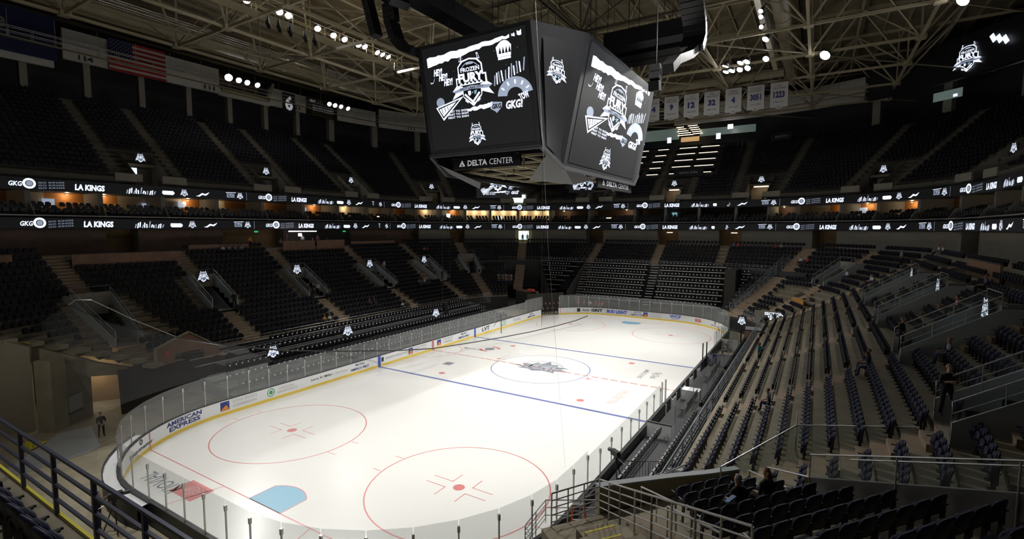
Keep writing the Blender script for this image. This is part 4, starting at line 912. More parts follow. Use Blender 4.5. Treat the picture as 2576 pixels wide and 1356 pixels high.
glow('portal_screen', 'tall blue-white screen in the first upper tunnel from the left', -3.0, 7.6, 19.3, .7, .9, 'led', 'screen')
glow('portal_light', 'white tube light in the upper portal right of the loft terraces', -3.6, 113, 19.85, 2.2, .16, 'strip', 'light', .2, 'tube lights in upper portals'); glow('portal_light', 'white tube light in the upper portal left of the loft terraces', -3.6, 99.6, 19.85, 1.7, .16, 'strip', 'light', .2, 'tube lights in upper portals')
glow('portal_window', 'bright green-white lit window behind the lowest scoreboard screen', -4.0, 70.8, 19.0, 2.6, 1.6, 'cool', 'window')
# loft terraces with warm light bars
lf = empty('loft_terrace'); tag(lf, 'black terraced loft seating with rows of warm light bars at the far end', 'terrace')
m = MB()
for (a, b, ns) in ((87.2, 92.2, 2), (93.4, 96.2, 1), (97.6, 105.6, 2)):
    for q in range(5):
        d = -6.2-1.9*q; z = zu(d)+.2; solid_band(m, d, d-1.8, z-1.0, z+.05, a, b)
        for j in range(ns):
            w_ = (b-a)/ns; ls = MB(); solid_band(ls, d+.04, d-.04, z+.42, z+.52, a+w_*j+.35, a+w_*(j+1)-.35); ls.build('light_bar', 'strip', lf)
        solid_band(m, d-.02, d-.10, z, z+.62, a, b, 1)
m.build('tier', ['black', 'ledoff'], lf)
for s, (w_, t_) in ((101.5, (3.2, 'aptive lofts')), (90.0, (3.2, 'aptive lofts')), (113.2, (2.0, 'aptive'))):
    dd, zz = (-5.6, 23.0) if s < 110 else (-13.4, 29.2)
    x, y = pos(dd, s); h_ = head(s); t = empty('wall_sign', (x, y, zz), h_); tag(t, 'dark sign lettered %s %s' % (t_, {101.5: 'below the right loft terrace', 90.0: 'below the left loft terrace, by the scoreboard', 113.2: 'at the top of the upper bowl'}[s]), 'sign')
    MB().box((0, 0, 0), (w_*1.6, .1, 1.3)).build('panel', 'black', t); a = Art(); a.text(t_, 0, 0, w_, .55, 0, .01); a.map(planar((0, .06, 0), (-1, 0, 0), (0, 0, 1))).build('lettering', 'txtgr', t)
# top concourse, pillars, fascia band
m = MB(); dt = rowu(NU-1)-.8; zt2 = zu(rowu(NU-1)); band(m, dt, zt2, -21, zt2, US0, US1, 0, 2); band(m, -21, zt2, -21, 39.5, US0, US1, 1, 2)
struct(m.build('wall_upper_concourse', ['concu', 'dark']), 'dark upper concourse floor and outer wall')
m = MB()
for a, b in ((US0, -9), (-9, 4.7), (5.6, 24.2), (32.5, 50), (50.5, 58), (96.5, 121), (121.5, US1)):
    z1 = 37.0 if a != 32.5 else 36.3; solid_band(m, -14.7, -15.2, 33.4 if a > 4 else 32.0, z1, a, b, 0, 2)
solid_band(m, -14.7, -15.2, 33.2, 34.1, 24.2, 32.5, 0, 2); struct(m.build('wall_fascia', 'band'), 'off-white fascia band around the top of the upper bowl')
m = MB(); m2 = MB()
for s in np.arange(-22, 164, 6.0):
    if 60 < s < 121: continue
    e = .35; solid_band(m2, -15.2, -16.1, zt2, 34, s-e, s+e)
struct(m2.build('column_upper', 'wall'), 'grey columns under the fascia band'); 
t = empty('concourse_glow'); tag(t, 'lit far concourse with cool window strips and warm ceiling bars behind the lofts', 'light')
TG = (mat('teal_glass', (.2, .25, .22), .3, emit=.10, ecol=(.55, .75, .65)))
for q in ((31.0, 33.2, 88, 97), (31.2, 32.6, 101, 110)): m = MB(); solid_band(m, -17, -17.1, *q); m.build('window_strip', TG, t)
m = MB()
for q in range(5): solid_band(m, -15.4-.3*q, -15.5-.3*q, 33.0-.35*q, 33.12-.35*q, 96.8+.25*(q % 2), 98.2+.4*q); solid_band(m, -15.4-.3*q, -15.5-.3*q, 33.1-.35*q, 33.22-.35*q, 99.0+.2*q, 100.8+.2*q)
m.build('ceiling_bar', 'strip', t); m = MB(); solid_band(m, -16.5, -16.6, 30.3, 31.2, 97.5, 101); m.build('warm_panel', mat('warm_bar_front', (.3, .2, .1), .5, emit=.5, ecol=(1, .6, .25)), t)
for v, lab in ((90.2, 'left of the warm bar'), (95.6, 'in front of the warm bar'), (104.8, 'right of the warm bar')): glow('concourse_screen', 'small blue-white screen on the top concourse %s' % lab, -14.9, v, 30.6, .8, 1.1, 'led', 'screen', .1, 'screens on the top concourse')
for v, lab in ((107.0, 'right of the loft terraces'), (87.6, 'touching the scoreboard edge')): glow('concourse_lamp', 'round white lamp at the top of the stands %s' % lab, -14.0, v, 32.0, .9, .8, 'neon', 'light')
# wall signs: section names, number six, text panel, boards
def flat_sign(name, label, cat, s, z, w_, h, mats, art, d=-14.6, group=None):
    x, y = pos(d, s); t = empty(name, (x, y, z), head(s)); tag(t, label, cat, group); MB().box((0, 0, 0), (w_, .08, h)).build('panel', mats[0], t); a = Art(); art(a); a.map(planar((0, .045, 0), (-1, 0, 0), (0, 0, 1))).build('lettering', mats[1:], t); return t
flat_sign('number_banner', 'black banner with a large white number 6 on the left fascia', 'banner', 35.9, 34.4, 2.4, 3.3, ['black', 'txtw'], lambda a: (a.text('6', 0, 0, 1.5, 2.5, 0, .04),))
flat_sign('text_board', 'dark text number board right of the number six banner', 'sign', 42.3, 34.6, 6.6, 3.0, ['black', 'txtw', 'kick'], lambda a: (a.text('TEXT', -2.0, 1.1, 1.2, .4, 0), a.text('BUZZ', -.4, 1.1, 1.2, .4, 1), [a.text('guest services and assistance', .2, .45-.42*q, 4.4, .2, 0 if q < 3 else 1) for q in range(5)]), d=-14.3)
for s, t_ in ((7.8, '114'), (22.7, '111'), (37.3, '111'), (55.0, '111')):
    x, y = pos(-14.62, s); t = Art().text(t_, 0, 0, 1.5, .6, 0, .03).map(planar((0, 0, 0), (-1, 0, 0), (0, 0, 1))).build('section_number', 'txtk', None, loc=(x, y, 33.9), rz=head(s)); tag(t, 'small dark section number %s on the off-white fascia, %s' % (t_, {7.8: 'left of the flag', 22.7: 'under the white lamps', 37.3: 'beside the number six', 55.0: 'near the scoreboard'}[s]), 'number')
flat_sign('wall_banner', 'dark navy banner lettered one at the upper left edge', 'banner', 0.2, 35.2, 9.5, 5.0, ['bannerblue', 'txtgr'], lambda a: (a.text('one', -1.2, .6, 3.2, 1.2, 0, .02), a.rect(-2.2, 1.9, 1.2, .35, 0)), d=-14.3)
# large dark LED wall on the right
t = empty('led_wall'); tag(t, 'huge black LED wall with one crest at the upper right', 'screen'); m = MB(); solid_band(m, -9.6, -10.2, 32.0, 37.2, 123, 160); m.build('panel', 'black', t)
a = Art(); badge(a, 0, 0, 1.7); x, y = pos(-9.5, 132.4); o = a.map(planar((0, .05, 0), (-1, 0, 0), (0, 0, 1), .02)).build('lit_crest', LEDM, t); o.location = (x, y, 34.2); o.rotation_euler.z = head(132.4)
glow('window_light', 'pale teal lit window under the big LED wall', -14, 128.5, 31.4, 3.6, 1.2, mat('teal_window', (.25, .32, .30), .4, emit=.12, ecol=(.6, .8, .75)), 'window')
glow('spot_lamp', 'small bright lamp below the LED wall', -13, 129.6, 30.9, .5, .35, 'led')
# flag of red and white stripes
def flag():
    s, z, w_, h = 13.4, 35.2, 6.6, 4.0; x, y = pos(-14.3, s); t = empty('striped_flag', (x, y, z), head(s)); tag(t, 'large United States flag hanging on the upper left fascia', 'flag')
    m = MB()
    for q in range(13): m.box((0, 0, h/2-h/13*(q+.5)), (w_, .05, h/13), q % 2)
    m.build('stripes', ['flagr', 'flagw'], t); MB().box((w_/2-w_*.2, .03, h/2-h*7/26), (w_*.4, .05, h*7/13)).build('canton', 'flagb', t); a = Art()
    for r_ in range(9):
        for c in range(6 if r_ % 2 == 0 else 5):
            a.poly([(.09*(1 if k % 2 == 0 else .4)*math.sin(k*PI/5), .09*(1 if k % 2 == 0 else .4)*math.cos(k*PI/5)) for k in range(10)], 0, 0, -w_*.2+(c+(.5 if r_ % 2 == 0 else 1))*w_*.4/6, h*7/26-(r_+.6)*h*7/13/9.4)
    o = a.map(planar((0, 0, 0), (-1, 0, 0), (0, 0, 1), .004)).build('stars', 'flagw', t); o.location = (w_/2-w_*.2, .06, h/2-h*7/26)
flag()
# retired number banners
BN = [('HORNACEK', 'JEFF', '14', '1994-2000'), ('MILLER', 'LARRY H.', '9', '1985-2009'), ('STOCKTON', 'JOHN', '12', '1984-2003'), ('MALONE', 'KARL', '32', '1985-2003'), ('DANTLEY', 'ADRIAN', '4', '1979-1986'), ('HUNDLEY', 'HOT ROD', '3051', '1974-2009'), ('SLOAN', 'JERRY', '1223', '1988-2011')]
for k, (ln, fn_, num, yr) in enumerate(BN):
    x = -.85+2.83*k; t = empty('number_banner', (x, 37.0, 30.8), PI); tag(t, 'white hanging banner with the dark number %s' % num, 'banner', 'white number banners')
    m = MB(); P = [(-1.05, 1.72), (-1.05, -1.55), (-.45, -1.55), (-.3, -1.72), (.3, -1.72), (.45, -1.55), (1.05, -1.55), (1.05, 1.72)]; m.ext([(p, 0, q) for p, q in P], (0, .04, 0)); m.build('cloth', 'banner', t)
    a = Art(); a.text(fn_, 0, 1.3, None, .20, 1); a.text(ln, 0, .98, 1.45, .24, 1); a.text(num, 0, .12, 1.35 if len(num) > 2 else (1.0 if len(num) == 2 else .5), .85, 0, .05); a.text(yr, 0, -.85, 1.25, .18, 1); a.text('JAZZ', 0, -1.5, .5, .16, 1, .02)
    a.map(planar((0, .045, 0), (-1, 0, 0), (0, 0, 1))).build('lettering', ['txtb', 'txtk'], t); m = MB(); rail(m, [(-1.1, .02, 1.74), (1.1, .02, 1.74)], .04); m.build('hanging_bar', 'dark', t)
# ---------------------------------------------------------------- roof: deck, space truss, ducts, catwalks
m = MB(); m.box((-4, 0, 40.6), (130, 140, .3)); struct(m.build('ceiling', 'roof'), 'dark ribbed roof deck above the steel trusses')
m = MB()
for k in range(-26, 27): m.box((-4+2.45*k, 0, 40.25), (.16, 130, .4))
struct(m.build('ceiling_joist', 'beige'), 'beige roof joists under the deck')
NX = [-60.3+10.0*i for i in range(11)]; NY = [-20.5-9.75+9.75*i for i in range(10)]
NX = [x for x in NX if -42 < x < 35]; ZB, ZT = 33.0, 38.6
def in_roof(x, y): ax, ay = abs(x-X0)/54, abs(y)/63; return ax**4+ay**4 < 1.05
def chord(mb, a, b, w_): mb.bar(a, b, w_, w_*1.1)
bt = MB(); tp = MB(); dg = MB(); nd_ = MB()
for i, x in enumerate(NX):
    for j, y in enumerate(NY):
        if not in_roof(x, y): continue
        nd_.box((x, y, ZB), (.9, .9, .42))
        if i+1 < len(NX) and in_roof(NX[i+1], y): chord(bt, (x, y, ZB), (NX[i+1], y, ZB), .25)
        if j+1 < len(NY) and in_roof(x, NY[j+1]): chord(bt, (x, y, ZB), (x, NY[j+1], ZB), .25)
        for sx in (-1, 1):
            for sy in (-1, 1): chord(dg, (x, y, ZB), (x+5*sx, y+4.875*sy, ZT), .15)
        chord(dg, (x, y, ZB), (x, y, ZT+1.6), .16)
        tx, ty = x+5, y+4.875
        chord(tp, (tx, ty, ZT), (tx+10, ty, ZT), .28); chord(tp, (tx, ty, ZT), (tx, ty+9.75, ZT), .28)
        if (i+j) % 2 == 0: chord(dg, (x, y, ZB), (x+10, y+9.75, ZB+.05), .12)
for mb, nm, lab in ((bt, 'ceiling_beam_bottom', 'beige bottom chords of the roof space truss'), (tp, 'ceiling_beam_top', 'beige top chords of the roof space truss'), (dg, 'ceiling_beam_diagonal', 'beige diagonal members of the roof space truss'), (nd_, 'ceiling_beam_node', 'square connector plates of the roof truss')):
    struct(mb.build(nm, 'beige'), lab)
for k, (x, lab) in enumerate(((-45.5, 'over the left upper stands'), (-15.5, 'left of the hanging scoreboard'), (17.0, 'over the right side'))):
    m = MB(); m.tube([(x, -35, 36.4), (x, 52, 36.4)], .85, 12); 
    for y in range(-30, 52, 6): m.tube([(x, y, 36.4), (x, y+.15, 36.4)], .92, 12)
    tag(m.build('air_duct', 'duct', smooth=False), 'large round beige air duct %s' % lab, 'duct', 'roof air ducts')
m = MB(); m.tube([(-50, 47, 36.6), (16, 47, 36.6)], .8, 12); tag(m.build('air_duct', 'duct'), 'large round beige air duct crossing over the far end', 'duct', 'roof air ducts')
def catwalk(pts, label, w_=1.2, mt='nose'):
    t = empty('catwalk'); tag(t, label, 'catwalk', 'roof catwalks'); P = [Vector(p) for p in pts]
    m = MB()
    for a, b in zip(P, P[1:]): m.bar(a, b, w_, .08)
    m.build('walkway', 'beige', t); m = MB()
    for a, b in zip(P, P[1:]):
        d = (b-a).normalized(); n = Vector((-d.y, d.x, 0))*w_/2
        for sg in (-1, 1):
            for h in (.55, 1.1): rail(m, [a+n*sg+Vector((0, 0, h)), b+n*sg+Vector((0, 0, h))], .035)
            k = int((b-a).length/2)
            for q in range(k+1): c = a.lerp(b, q/max(k, 1))+n*sg; rail(m, [c, c+Vector((0, 0, 1.1))], .025)
        k = int((b-a).length/9)
        for q in range(k+1): c = a.lerp(b, q/max(k, 1)); rail(m, [c, c+Vector((0, 0, 3))], .03)
    m.build('handrail', mt, t)
catwalk([(-27.2, -30, 34.1), (-27.2, 30, 34.1)], 'long beige lighting catwalk left of the scoreboard', 1.6, 'beige')
catwalk([(15.8, -8, 33.4), (15.8, 34, 33.4)], 'thin lighting catwalk right of the scoreboard', .5)
catwalk([P3(-11.5, s, 33.6) for s in np.arange(-24, 64, 4.0)], 'long curving pipe catwalk in front of the left fascia and flag', .6)
catwalk([P3(-9.5, s, 33.4) for s in np.arange(84, 126, 3.0)], 'curving pipe catwalk above the white number banners', .6)
catwalk([(-39, -32, 34.2), (-39, 20, 34.2)], 'pipe catwalk high between flag and white lamps', .6)
# drop-in box bay behind the left lamps
t = empty('roof_bay'); tag(t, 'beige framed bay in the fascia behind four white lamps', 'frame'); m = MB()
for a, b in (((-15.0, 24.3, 34.2), (-15.0, 32, 34.2)), ((-14.2, 24.3, 33.9), (-14.2, 32, 33.9)), ((-14.2, 31.6, 33.9), (-14.2, 32.8, 36.8))): m.bar(P3(a[0], a[1], a[2]), P3(b[0], b[1], b[2]), .35, .45)
m.build('beam', 'beige', t); m = MB(); solid_band(m, -17, -17.1, 34, 37, 24.5, 31.8); m.build('back_panel', 'woodd', t)

# ---------------------------------------------------------------- floodlights
def flood(x, y, z, label, aim, power, r=.42, group='floodlights under the roof', spot=62, e='lens'):
    t = empty('floodlight', (x, y, z)); tag(t, label, 'floodlight', group)
    d = (Vector(aim)-Vector((x, y, z))).normalized(); q = d.to_track_quat('-Z', 'Y'); t.rotation_mode = 'QUATERNION'; t.rotation_quaternion = q
    m = MB(); m.tube([(0, 0, .55), (0, 0, .35), (0, 0, -.02)], [r*.45, r*.8, r*1.05], 14); m.build('housing', 'dark', t, True)
    m = MB(); m.tube([(0, 0, -.03), (0, 0, -.05)], r*.98, 16); m.build('lens', e, t)
    m = MB(); m.tube([(0, 0, .5), (0, .0, .95)], .05, 6); m.build('yoke', 'dark', t)
    if power:
        l = bpy.data.lights.new('floodlight_beam', 'SPOT'); l.energy = power; l.spot_size = math.radians(spot); l.spot_blend = .7; l.shadow_soft_size = r; l.color = (1, .975, .93)
        o = bpy.data.objects.new('floodlight_beam', l); COL.objects.link(o); o.parent = t; o.location = (0, 0, -.12)
LC = [(-27.0, -10.6), (-26.7, -7.3), (-26.7, -6.3), (-27.0, -2.5), (-27.1, -.3), (-27.0, 1.2), (-27.0, 3.3), (-26.8, 4.1), (-27.0, 6.3), (-27.0, 7.2), (-27.0, 8.2)]
EL = ['nearest the top edge of the photo', 'third from the top-left end', 'fourth from the top-left end', 'alone after the pair', 'fifth along', 'sixth along', 'left of a bright pair', 'right of a bright pair', 'first of the last three', 'middle of the last three', 'last, nearest the scoreboard']
for k, (x, y) in enumerate(LC): flood(x, y, 35, 'round white floodlight on the long left catwalk, %s' % EL[k], (-2 + (k % 3)*2, -26+k*5.0, 0), LAMP_W*33, .34)
for k, (x, y) in enumerate(((-50.3, .5), (-50.4, 2.0), (-50.5, 3.3), (-50.4, 4.8))): flood(x, y, 34, 'white floodlight in the row of four before the framed bay, %s' % ['leftmost and largest', 'second', 'third', 'rightmost'][k], (-5, -14+8*k, 0), LAMP_W*14, .5 if k == 0 else .38, spot=45)
for k, (x, y) in enumerate(((-50.7, 17.8), (-50.6, 18.9), (-50.4, 20.0), (-50.5, 21.6))): flood(x, y, 34, 'white floodlight before the text board, %s' % ['leftmost', 'second', 'small third', 'rightmost'][k], (-5, 6+6*k, 0), LAMP_W*14, .36, spot=45)
RL_ = [(11.0, 26.1), (10.7, 28.5), (11.4, 28.4), (12.7, 25.7), (13.4, 25.7), (12.3, 28.4), (13.2, 28.2)]
for k, (x, y) in enumerate(RL_): flood(x, y, 32.5, 'floodlight in the cluster of eight above the number banners, %s' % ['upper left', 'lower left', 'lower second', 'upper third', 'upper right', 'lower third', 'lower right'][k], (-2, 26-4*k, 0), LAMP_W*22, .36)
for k, (x, y, z, nm) in enumerate(((15.9, 19.0, 32.5, 'upper, where beams cross'), (15.4, 25.7, 32.5, 'lower, just above the catwalk end'), (16.1, 11.6, 32.6, 'small, topmost'), (16.0, 13.0, 32.6, 'small, second from the top'), (15.8, 15.6, 32.6, 'dim, third from the top'))): flood(x, y, z, 'floodlight on the thin right catwalk, %s' % nm, (0, 4-8*k, 0), LAMP_W*22, .34 if k < 2 else .2)
flood(21.2, 27.8, 32.5, 'single large round floodlight right of the cluster of eight', (0, 0, 0), LAMP_W*22, .55); flood(31.1, 17.9, 32.5, 'single floodlight at the top edge of the photo on the right', (0, -5, 0), LAMP_W*22, .5)
# lamps behind and beside the camera, out of frame, that light the near half of the ice
for k, (x, y) in enumerate(((-14, -34), (0, -36), (12, -34), (-27, -22), (16, -12), (16, -22))): flood(x, y, 34.5, 'floodlight of the near roof bay outside the photo, row place %d' % (k+1), (-2, -20+2.5*k, 0), LAMP_W*26, .36, 'floodlights near the camera')
t = empty('strip_screen_group', P3(-9.4, 135.2, 35.5), head(135.2)); tag(t, 'three slanted white light panels beside the LED wall crest', 'light')
for q in range(3): MB().box((-.75*q+.7, .1, -.35*q), (.5, .06, 1.0), R=Matrix.Rotation(.5, 3, 'Y')).build('light_panel', 'led', t)
# stage lamps hanging under the left catwalk
for q, y in enumerate((-9, -7.8, -6.6, -4.8, -3.6, 8.5, 10, 11.5, 13.2, 15)):
    t = empty('stage_lamp', (-26.2, y, 33.3)); tag(t, 'black stage lamp hanging under the long left catwalk', 'stage lamp', 'stage lamps under the left catwalk'); m = MB(); m.tube([(0, 0, .5), (0, 0, -.1), (.15, .1, -.6)], [.12, .22, .17], 8); m.build('lamp_body', 'black', t); m = MB(); m.tube([(0, 0, .5), (0, 0, 1.0)], .04, 5); m.build('clamp', 'black', t)

# ---------------------------------------------------------------- centre-hung scoreboard
sb = empty('hanging_scoreboard', (.7, 0, 0)); tag(sb, 'huge dark four-sided scoreboard with lit crests hanging over centre ice', 'scoreboard')
ft = [(-4.7, -11.8, 26), (4.7, -11.8, 26), (4.8, -10.4, 18.35), (-4.7, -10.4, 18.35)]       # face towards -y (x relative to centre)
st_ = [(7.0, -7.9, 26), (7.0, 7.9, 26), (5.2, 7.9, 17.2), (5.2, -7.9, 17.2)]
def mir(P, sx, sy): Q = [(x*sx, y*sy, z) for x, y, z in P]; return Q if sx*sy > 0 else Q[::-1]
m = MB()
faces = [mir(ft, 1, 1), mir(ft, 1, -1), mir(st_, 1, 1), mir(st_, -1, 1)]
for P in faces: m.poly(P)
for sx in (-1, 1):
    for sy in (-1, 1): m.poly(mir([(4.7, -11.8, 26), (7.0, -7.9, 26), (5.2, -7.9, 17.2), (4.9, -10.4, 18.35)], sx, sy))
o8 = [(-4.7, -11.8, 26), (4.7, -11.8, 26), (7, -7.9, 26), (7, 7.9, 26), (4.7, 11.8, 26), (-4.7, 11.8, 26), (-7, 7.9, 26), (-7, -7.9, 26)]
m.poly(o8); m.build('housing', 'board', sb)
m = MB()   # inner back walls and underside ring
for sx, sy in ((1, 1), (1, -1)): P = mir([(-4.4, -9.9, 18.6), (4.4, -9.9, 18.6), (4.4, -8.9, 24), (-4.4, -8.9, 24)], sx, sy); m.poly(P)
for a, b in (((-4.7, -10.4, 18.35), (4.8, -10.4, 18.35)), ((4.8, -10.4, 18.35), (5.2, -7.9, 17.2)), ((5.2, -7.9, 17.2), (5.2, 7.9, 17.2)), ((5.2, 7.9, 17.2), (4.8, 10.4, 18.35)), ((4.8, 10.4, 18.35), (-4.7, 10.4, 18.35)), ((-4.7, 10.4, 18.35), (-5.2, 7.9, 17.2)), ((-5.2, 7.9, 17.2), (-5.2, -7.9, 17.2)), ((-5.2, -7.9, 17.2), (-4.7, -10.4, 18.35))): m.bar(a, b, .25, .25)
m.build('lower_frame', 'board', sb)
m = MB()
for z in (17.6, 18.4):
    for y in (-7, -3.5, 0, 3.5, 7): m.bar((-4.9, y, z), (4.9, y, z), .18)
    for x in (-4.5, -1.5, 1.5, 4.5): m.bar((x, -8, z), (x, 8, z), .18)
for x in (-4.5, -1.5, 1.5, 4.5):
    for y in (-7, -3.5, 0, 3.5, 7): m.bar((x, y, 17.6), (x, y, 18.4), .12)
m.build('underside_truss', 'beige', sb)
# cabling and beams between truss and corners, grey sails of the underside
for sx, sy in ((-1, -1), (1, -1), (1, 1), (-1, 1)):
    m = MB()
    m.poly([(sx*5.0, sy*9.8, 18.0), (sx*2.2, sy*7.4, 16.5), (sx*4.4, sy*4.4, 16.3), (sx*5.1, sy*7.6, 17.3)]); m.poly([(sx*5.1, sy*7.6, 17.3), (sx*4.4, sy*4.4, 16.3), (sx*5.0, sy*1.5, 16.9)]); m.build('grey_fabric_sail', 'sail', sb)
def face_fn(P, inset=.02):
    P = [Vector(p) for p in P]; a, b, c, d = P; n = (b-a).cross(d-a).normalized()
    if n.dot(Vector(((a.x+b.x)/2, (a.y+b.y)/2, 0))) < 0: n = -n
    return lambda x, y, l=0: tuple((a.lerp(b, x).lerp(d.lerp(c, x), 1-y))+n*(.03+.012*l))
def screen_art(full=True):   # unit square 0..1
    a = Art(); rn = random.Random(11)
    def jag(x0, x1, ya, yb, th0, th1, n=26):
        T = []; B = []
        for i in range(n+1):
            f = i/n; x = x0+(x1-x0)*f; y = ya+(yb-ya)*f; th = th0+(th1-th0)*f; T.append((x, y+th/2+rn.uniform(-.008, .008))); B.append((x, y-th/2+rn.uniform(-.01, .01)))
        for i in range(n): a.poly([B[i], B[i+1], T[i+1], T[i]], 0, 0)
    jag(.03, .88, .86, .95, .10, .025); jag(.90, .93, .953, .955, .02, .03, 3); jag(.95, .99, .96, .965, .04, .04, 3)
    for q in range(30): x, y = rn.uniform(.1, .95), rn.uniform(.3, .9); a.rect(x, y, rn.uniform(.002, .008), rn.uniform(.002, .008), 1)
    for q, (x, y) in enumerate(((.135, .745), (.185, .685), (.235, .625))): a.text('HEY!', x, y, .10, .075, 0, .05, shear=.35)
    a.poly([(.04, .66), (.05, .645), (.075, .65), (.095, .70), (.085, .665), (.07, .64), (.045, .635)], 0)
    # central crest
    C = CREST
    for V, F, mi, l in C.items: a.items.append((V*np.array([.205, .265])+np.array([.475, .59]), F, mi, l+1))
    # crown, scrawl, winged arc, triangle flag, lettering
    a.poly([(.755, .80), (.745, .90), (.775, .93), (.80, .95), (.83, .955), (.86, .94), (.89, .90), (.88, .80)], 0, 0, 0, -.03, 0, 1); a.rect(.818, .755, .12, .025, 0)
    for q in range(4): a.poly([(.77+.03*q, .80), (.785+.03*q, .865), (.795+.03*q, .80)], 2, 2)
    for q in range(11): x = .70+.028*q; a.line((x, .50+.01*q), (x+rn.uniform(-.01, .02), .58+.012*q+rn.uniform(0, .04)), .012, 0 if q % 2 else 1)
    a.ring(.885, .37, .075, .165, 1, .15, PI-.1, 18, 0, 1.15)
    for q in range(5): a.line((.885+.12*math.cos(.5+.5*q)-.0, .37+.12*math.sin(.5+.5*q)), (.885+.15*math.cos(.5+.5*q), .37+.16*math.sin(.5+.5*q)), .012, 0, 2)
    a.text('GKG!', .87, .29, .16, .085, 0, .04, shear=.2, lay=2); a.text('TOW', .965, .36, .09, .07, 0, .04, lay=2, rot=.3)
    a.poly([(.63, .32), (.665, .345), (.70, .34), (.755, .33), (.75, .28), (.71, .24), (.695, .225), (.68, .245), (.64, .275)], 1, 0); a.text('GKG', .70, .295, .09, .05, 2, .04, lay=1)
    a.ring(.125, .42, 0, .045, 1, n=14, sy=1.2); a.poly([(.07, .37), (.38, .45), (.14, .22)], 0, 1); a.poly([(.09, .36), (.34, .425), (.14, .245)], 2, 2); a.poly([(.105, .35), (.30, .405), (.145, .265)], 0, 3)
    for q in range(4): a.line((.13+.035*q, .37), (.145+.03*q, .29+.02*q), .006, 2, 4)
    for q in range(3): a.text("FIRST TO SIGN", .30, .305-.032*q, .22, .022, 0, .02)
    jag(.40, .66, .295, .32, .03, .05, 14)
    return a
SA = screen_art(); SCREENS = (('front', mir(ft, 1, 1), 1), ('right', mir(st_, 1, 1), 1), ('back', mir(ft, 1, -1), 1), ('left', mir(st_, -1, 1), 1))
for nm, P, full in SCREENS:
    P = [Vector(p) for p in P]; cen = sum(P, Vector())/4
    # order so that a->b runs left to right for a viewer outside
    a_, b_, c_, d_ = sorted(P, key=lambda p: -p.z)[:2]+sorted(P, key=lambda p: -p.z)[2:]
    out = Vector((cen.x, cen.y, 0)); right = Vector((0, 0, 1)).cross(out); right.normalize()
    tops = sorted([p for p in P if p.z > 22], key=lambda p: p.dot(right)); bots = sorted([p for p in P if p.z < 22], key=lambda p: p.dot(right)); Q = [tops[0], tops[1], bots[1], bots[0]]
    fn = face_fn(Q); o = Art().put_grid(.04, .05, .96, .97).map(fn).build('led_screen', 'ledscr', sb)
    a = Art()
    for V, F, mi, l in SA.items: a.items.append((V*np.array([.88, .82])+np.array([.055, .135]), F, mi, l+1))
    B = badge(Art(), 0, 0, 1)
    for V, F, mi, l in B.items: a.items.append((V*np.array([.075, .10])+np.array([.47, .16]), F, mi, l+1))
    a.map(fn).build('lit_graphics', LEDM, sb)
for sx in (-1, 1):
    for sy in (-1, 1):
        P = [Vector(p) for p in mir([(4.7, -11.8, 26), (7.0, -7.9, 26), (5.2, -7.9, 17.2), (4.9, -10.4, 18.35)], sx, sy)]; cen = sum(P, Vector())/4; right = Vector((0, 0, 1)).cross(Vector((cen.x, cen.y, 0))).normalized()
        tops = sorted([p for p in P if p.z > 22], key=lambda p: p.dot(right)); bots = sorted([p for p in P if p.z < 22], key=lambda p: p.dot(right)); fn = face_fn([tops[0], tops[1], bots[1], bots[0]])
        Art().put_grid(.2, .04, .8, .90).map(fn).build('corner_panel', 'dark', sb); a = Art()
        for V, F, mi, l in badge(Art(), 0, 0, 1).items: a.items.append((V*np.array([.22, .095])+np.array([.47, .66]), F, mi, l+4))
        a.map(fn).build('lit_crest', LEDM, sb)
for P, w_, lab in (((-.1, -9.7, 17.72, 0), 5.9, 1), ((4.95, 3.4, 16.80, PI/2), 8.6, 1), ((0, 9.7, 17.7, PI), 5.9, 1)):
    t = empty('name_sign', P[:3], P[3]); t.parent = sb; MB().box((0, 0, 0), (w_, .18, .85)).build('sign_panel', 'black', t); a = Art(); s_ = w_/5.9
    a.text('DELTA', -.72*s_, 0, 1.75*s_, .42, 0, .03); a.text('CENTER', 1.35*s_, 0, 2.0*s_, .42, 0, -.0); a.poly([(-.28, -.21), (.28, -.21), (0, .26)], 0, 0, -2.1*s_, 0); a.poly([(-.12, -.16), (.12, -.16), (0, -.02)], 2, 1, -2.1*s_, 0)
    a.map(planar((0, -.10, 0), (1, 0, 0), (0, 0, 1))).build('sign_lettering', ['txtw', 'txtw', 'black'], t); MB().box((-w_*.35, 0, .6), (.08, .08, .5)).build('hanger', 'dark', t); MB().box((w_*.35, 0, .6), (.08, .08, .5)).build('hanger', 'dark', t)
for (x, y, z, w_, h, r, lab) in ((-9.2, 6.0, 17.9, 4.7, 3.0, .45, 0), (.6, 6.0, 17.7, 2.4, 2.2, .9, 0)):
    t = empty('inner_screen', (x, y, z), r); t.parent = sb; t.rotation_euler = (math.radians(8), 0, r); MB().box((0, 0, 0), (w_+.3, .15, h+.3)).build('casing', 'ledoff', t)
    a = Art()
    for V, F, mi, l in SA.items: a.items.append(((V-np.array([.5, .5]))*np.array([w_, h*1.25])+np.array([0, -h*.1]), F, mi, l)) if V[:, 1].max() < .86 else None
    a.map(planar((0, -.08, 0), (1, 0, 0), (0, 0, 1))).build('lit_graphics', LEDM, t)
for (x, y) in ((-4, -9), (4, -9), (4, 9), (-4, 9), (0, -9), (0, 9)):
    m = MB(); rail(m, [(x, y, 26), (x, y, 40)], .03); rail(m, [(x+.5, y, 26), (x+.5, y, 40)], .02); m.build('hoist_cable', 'black', sb)
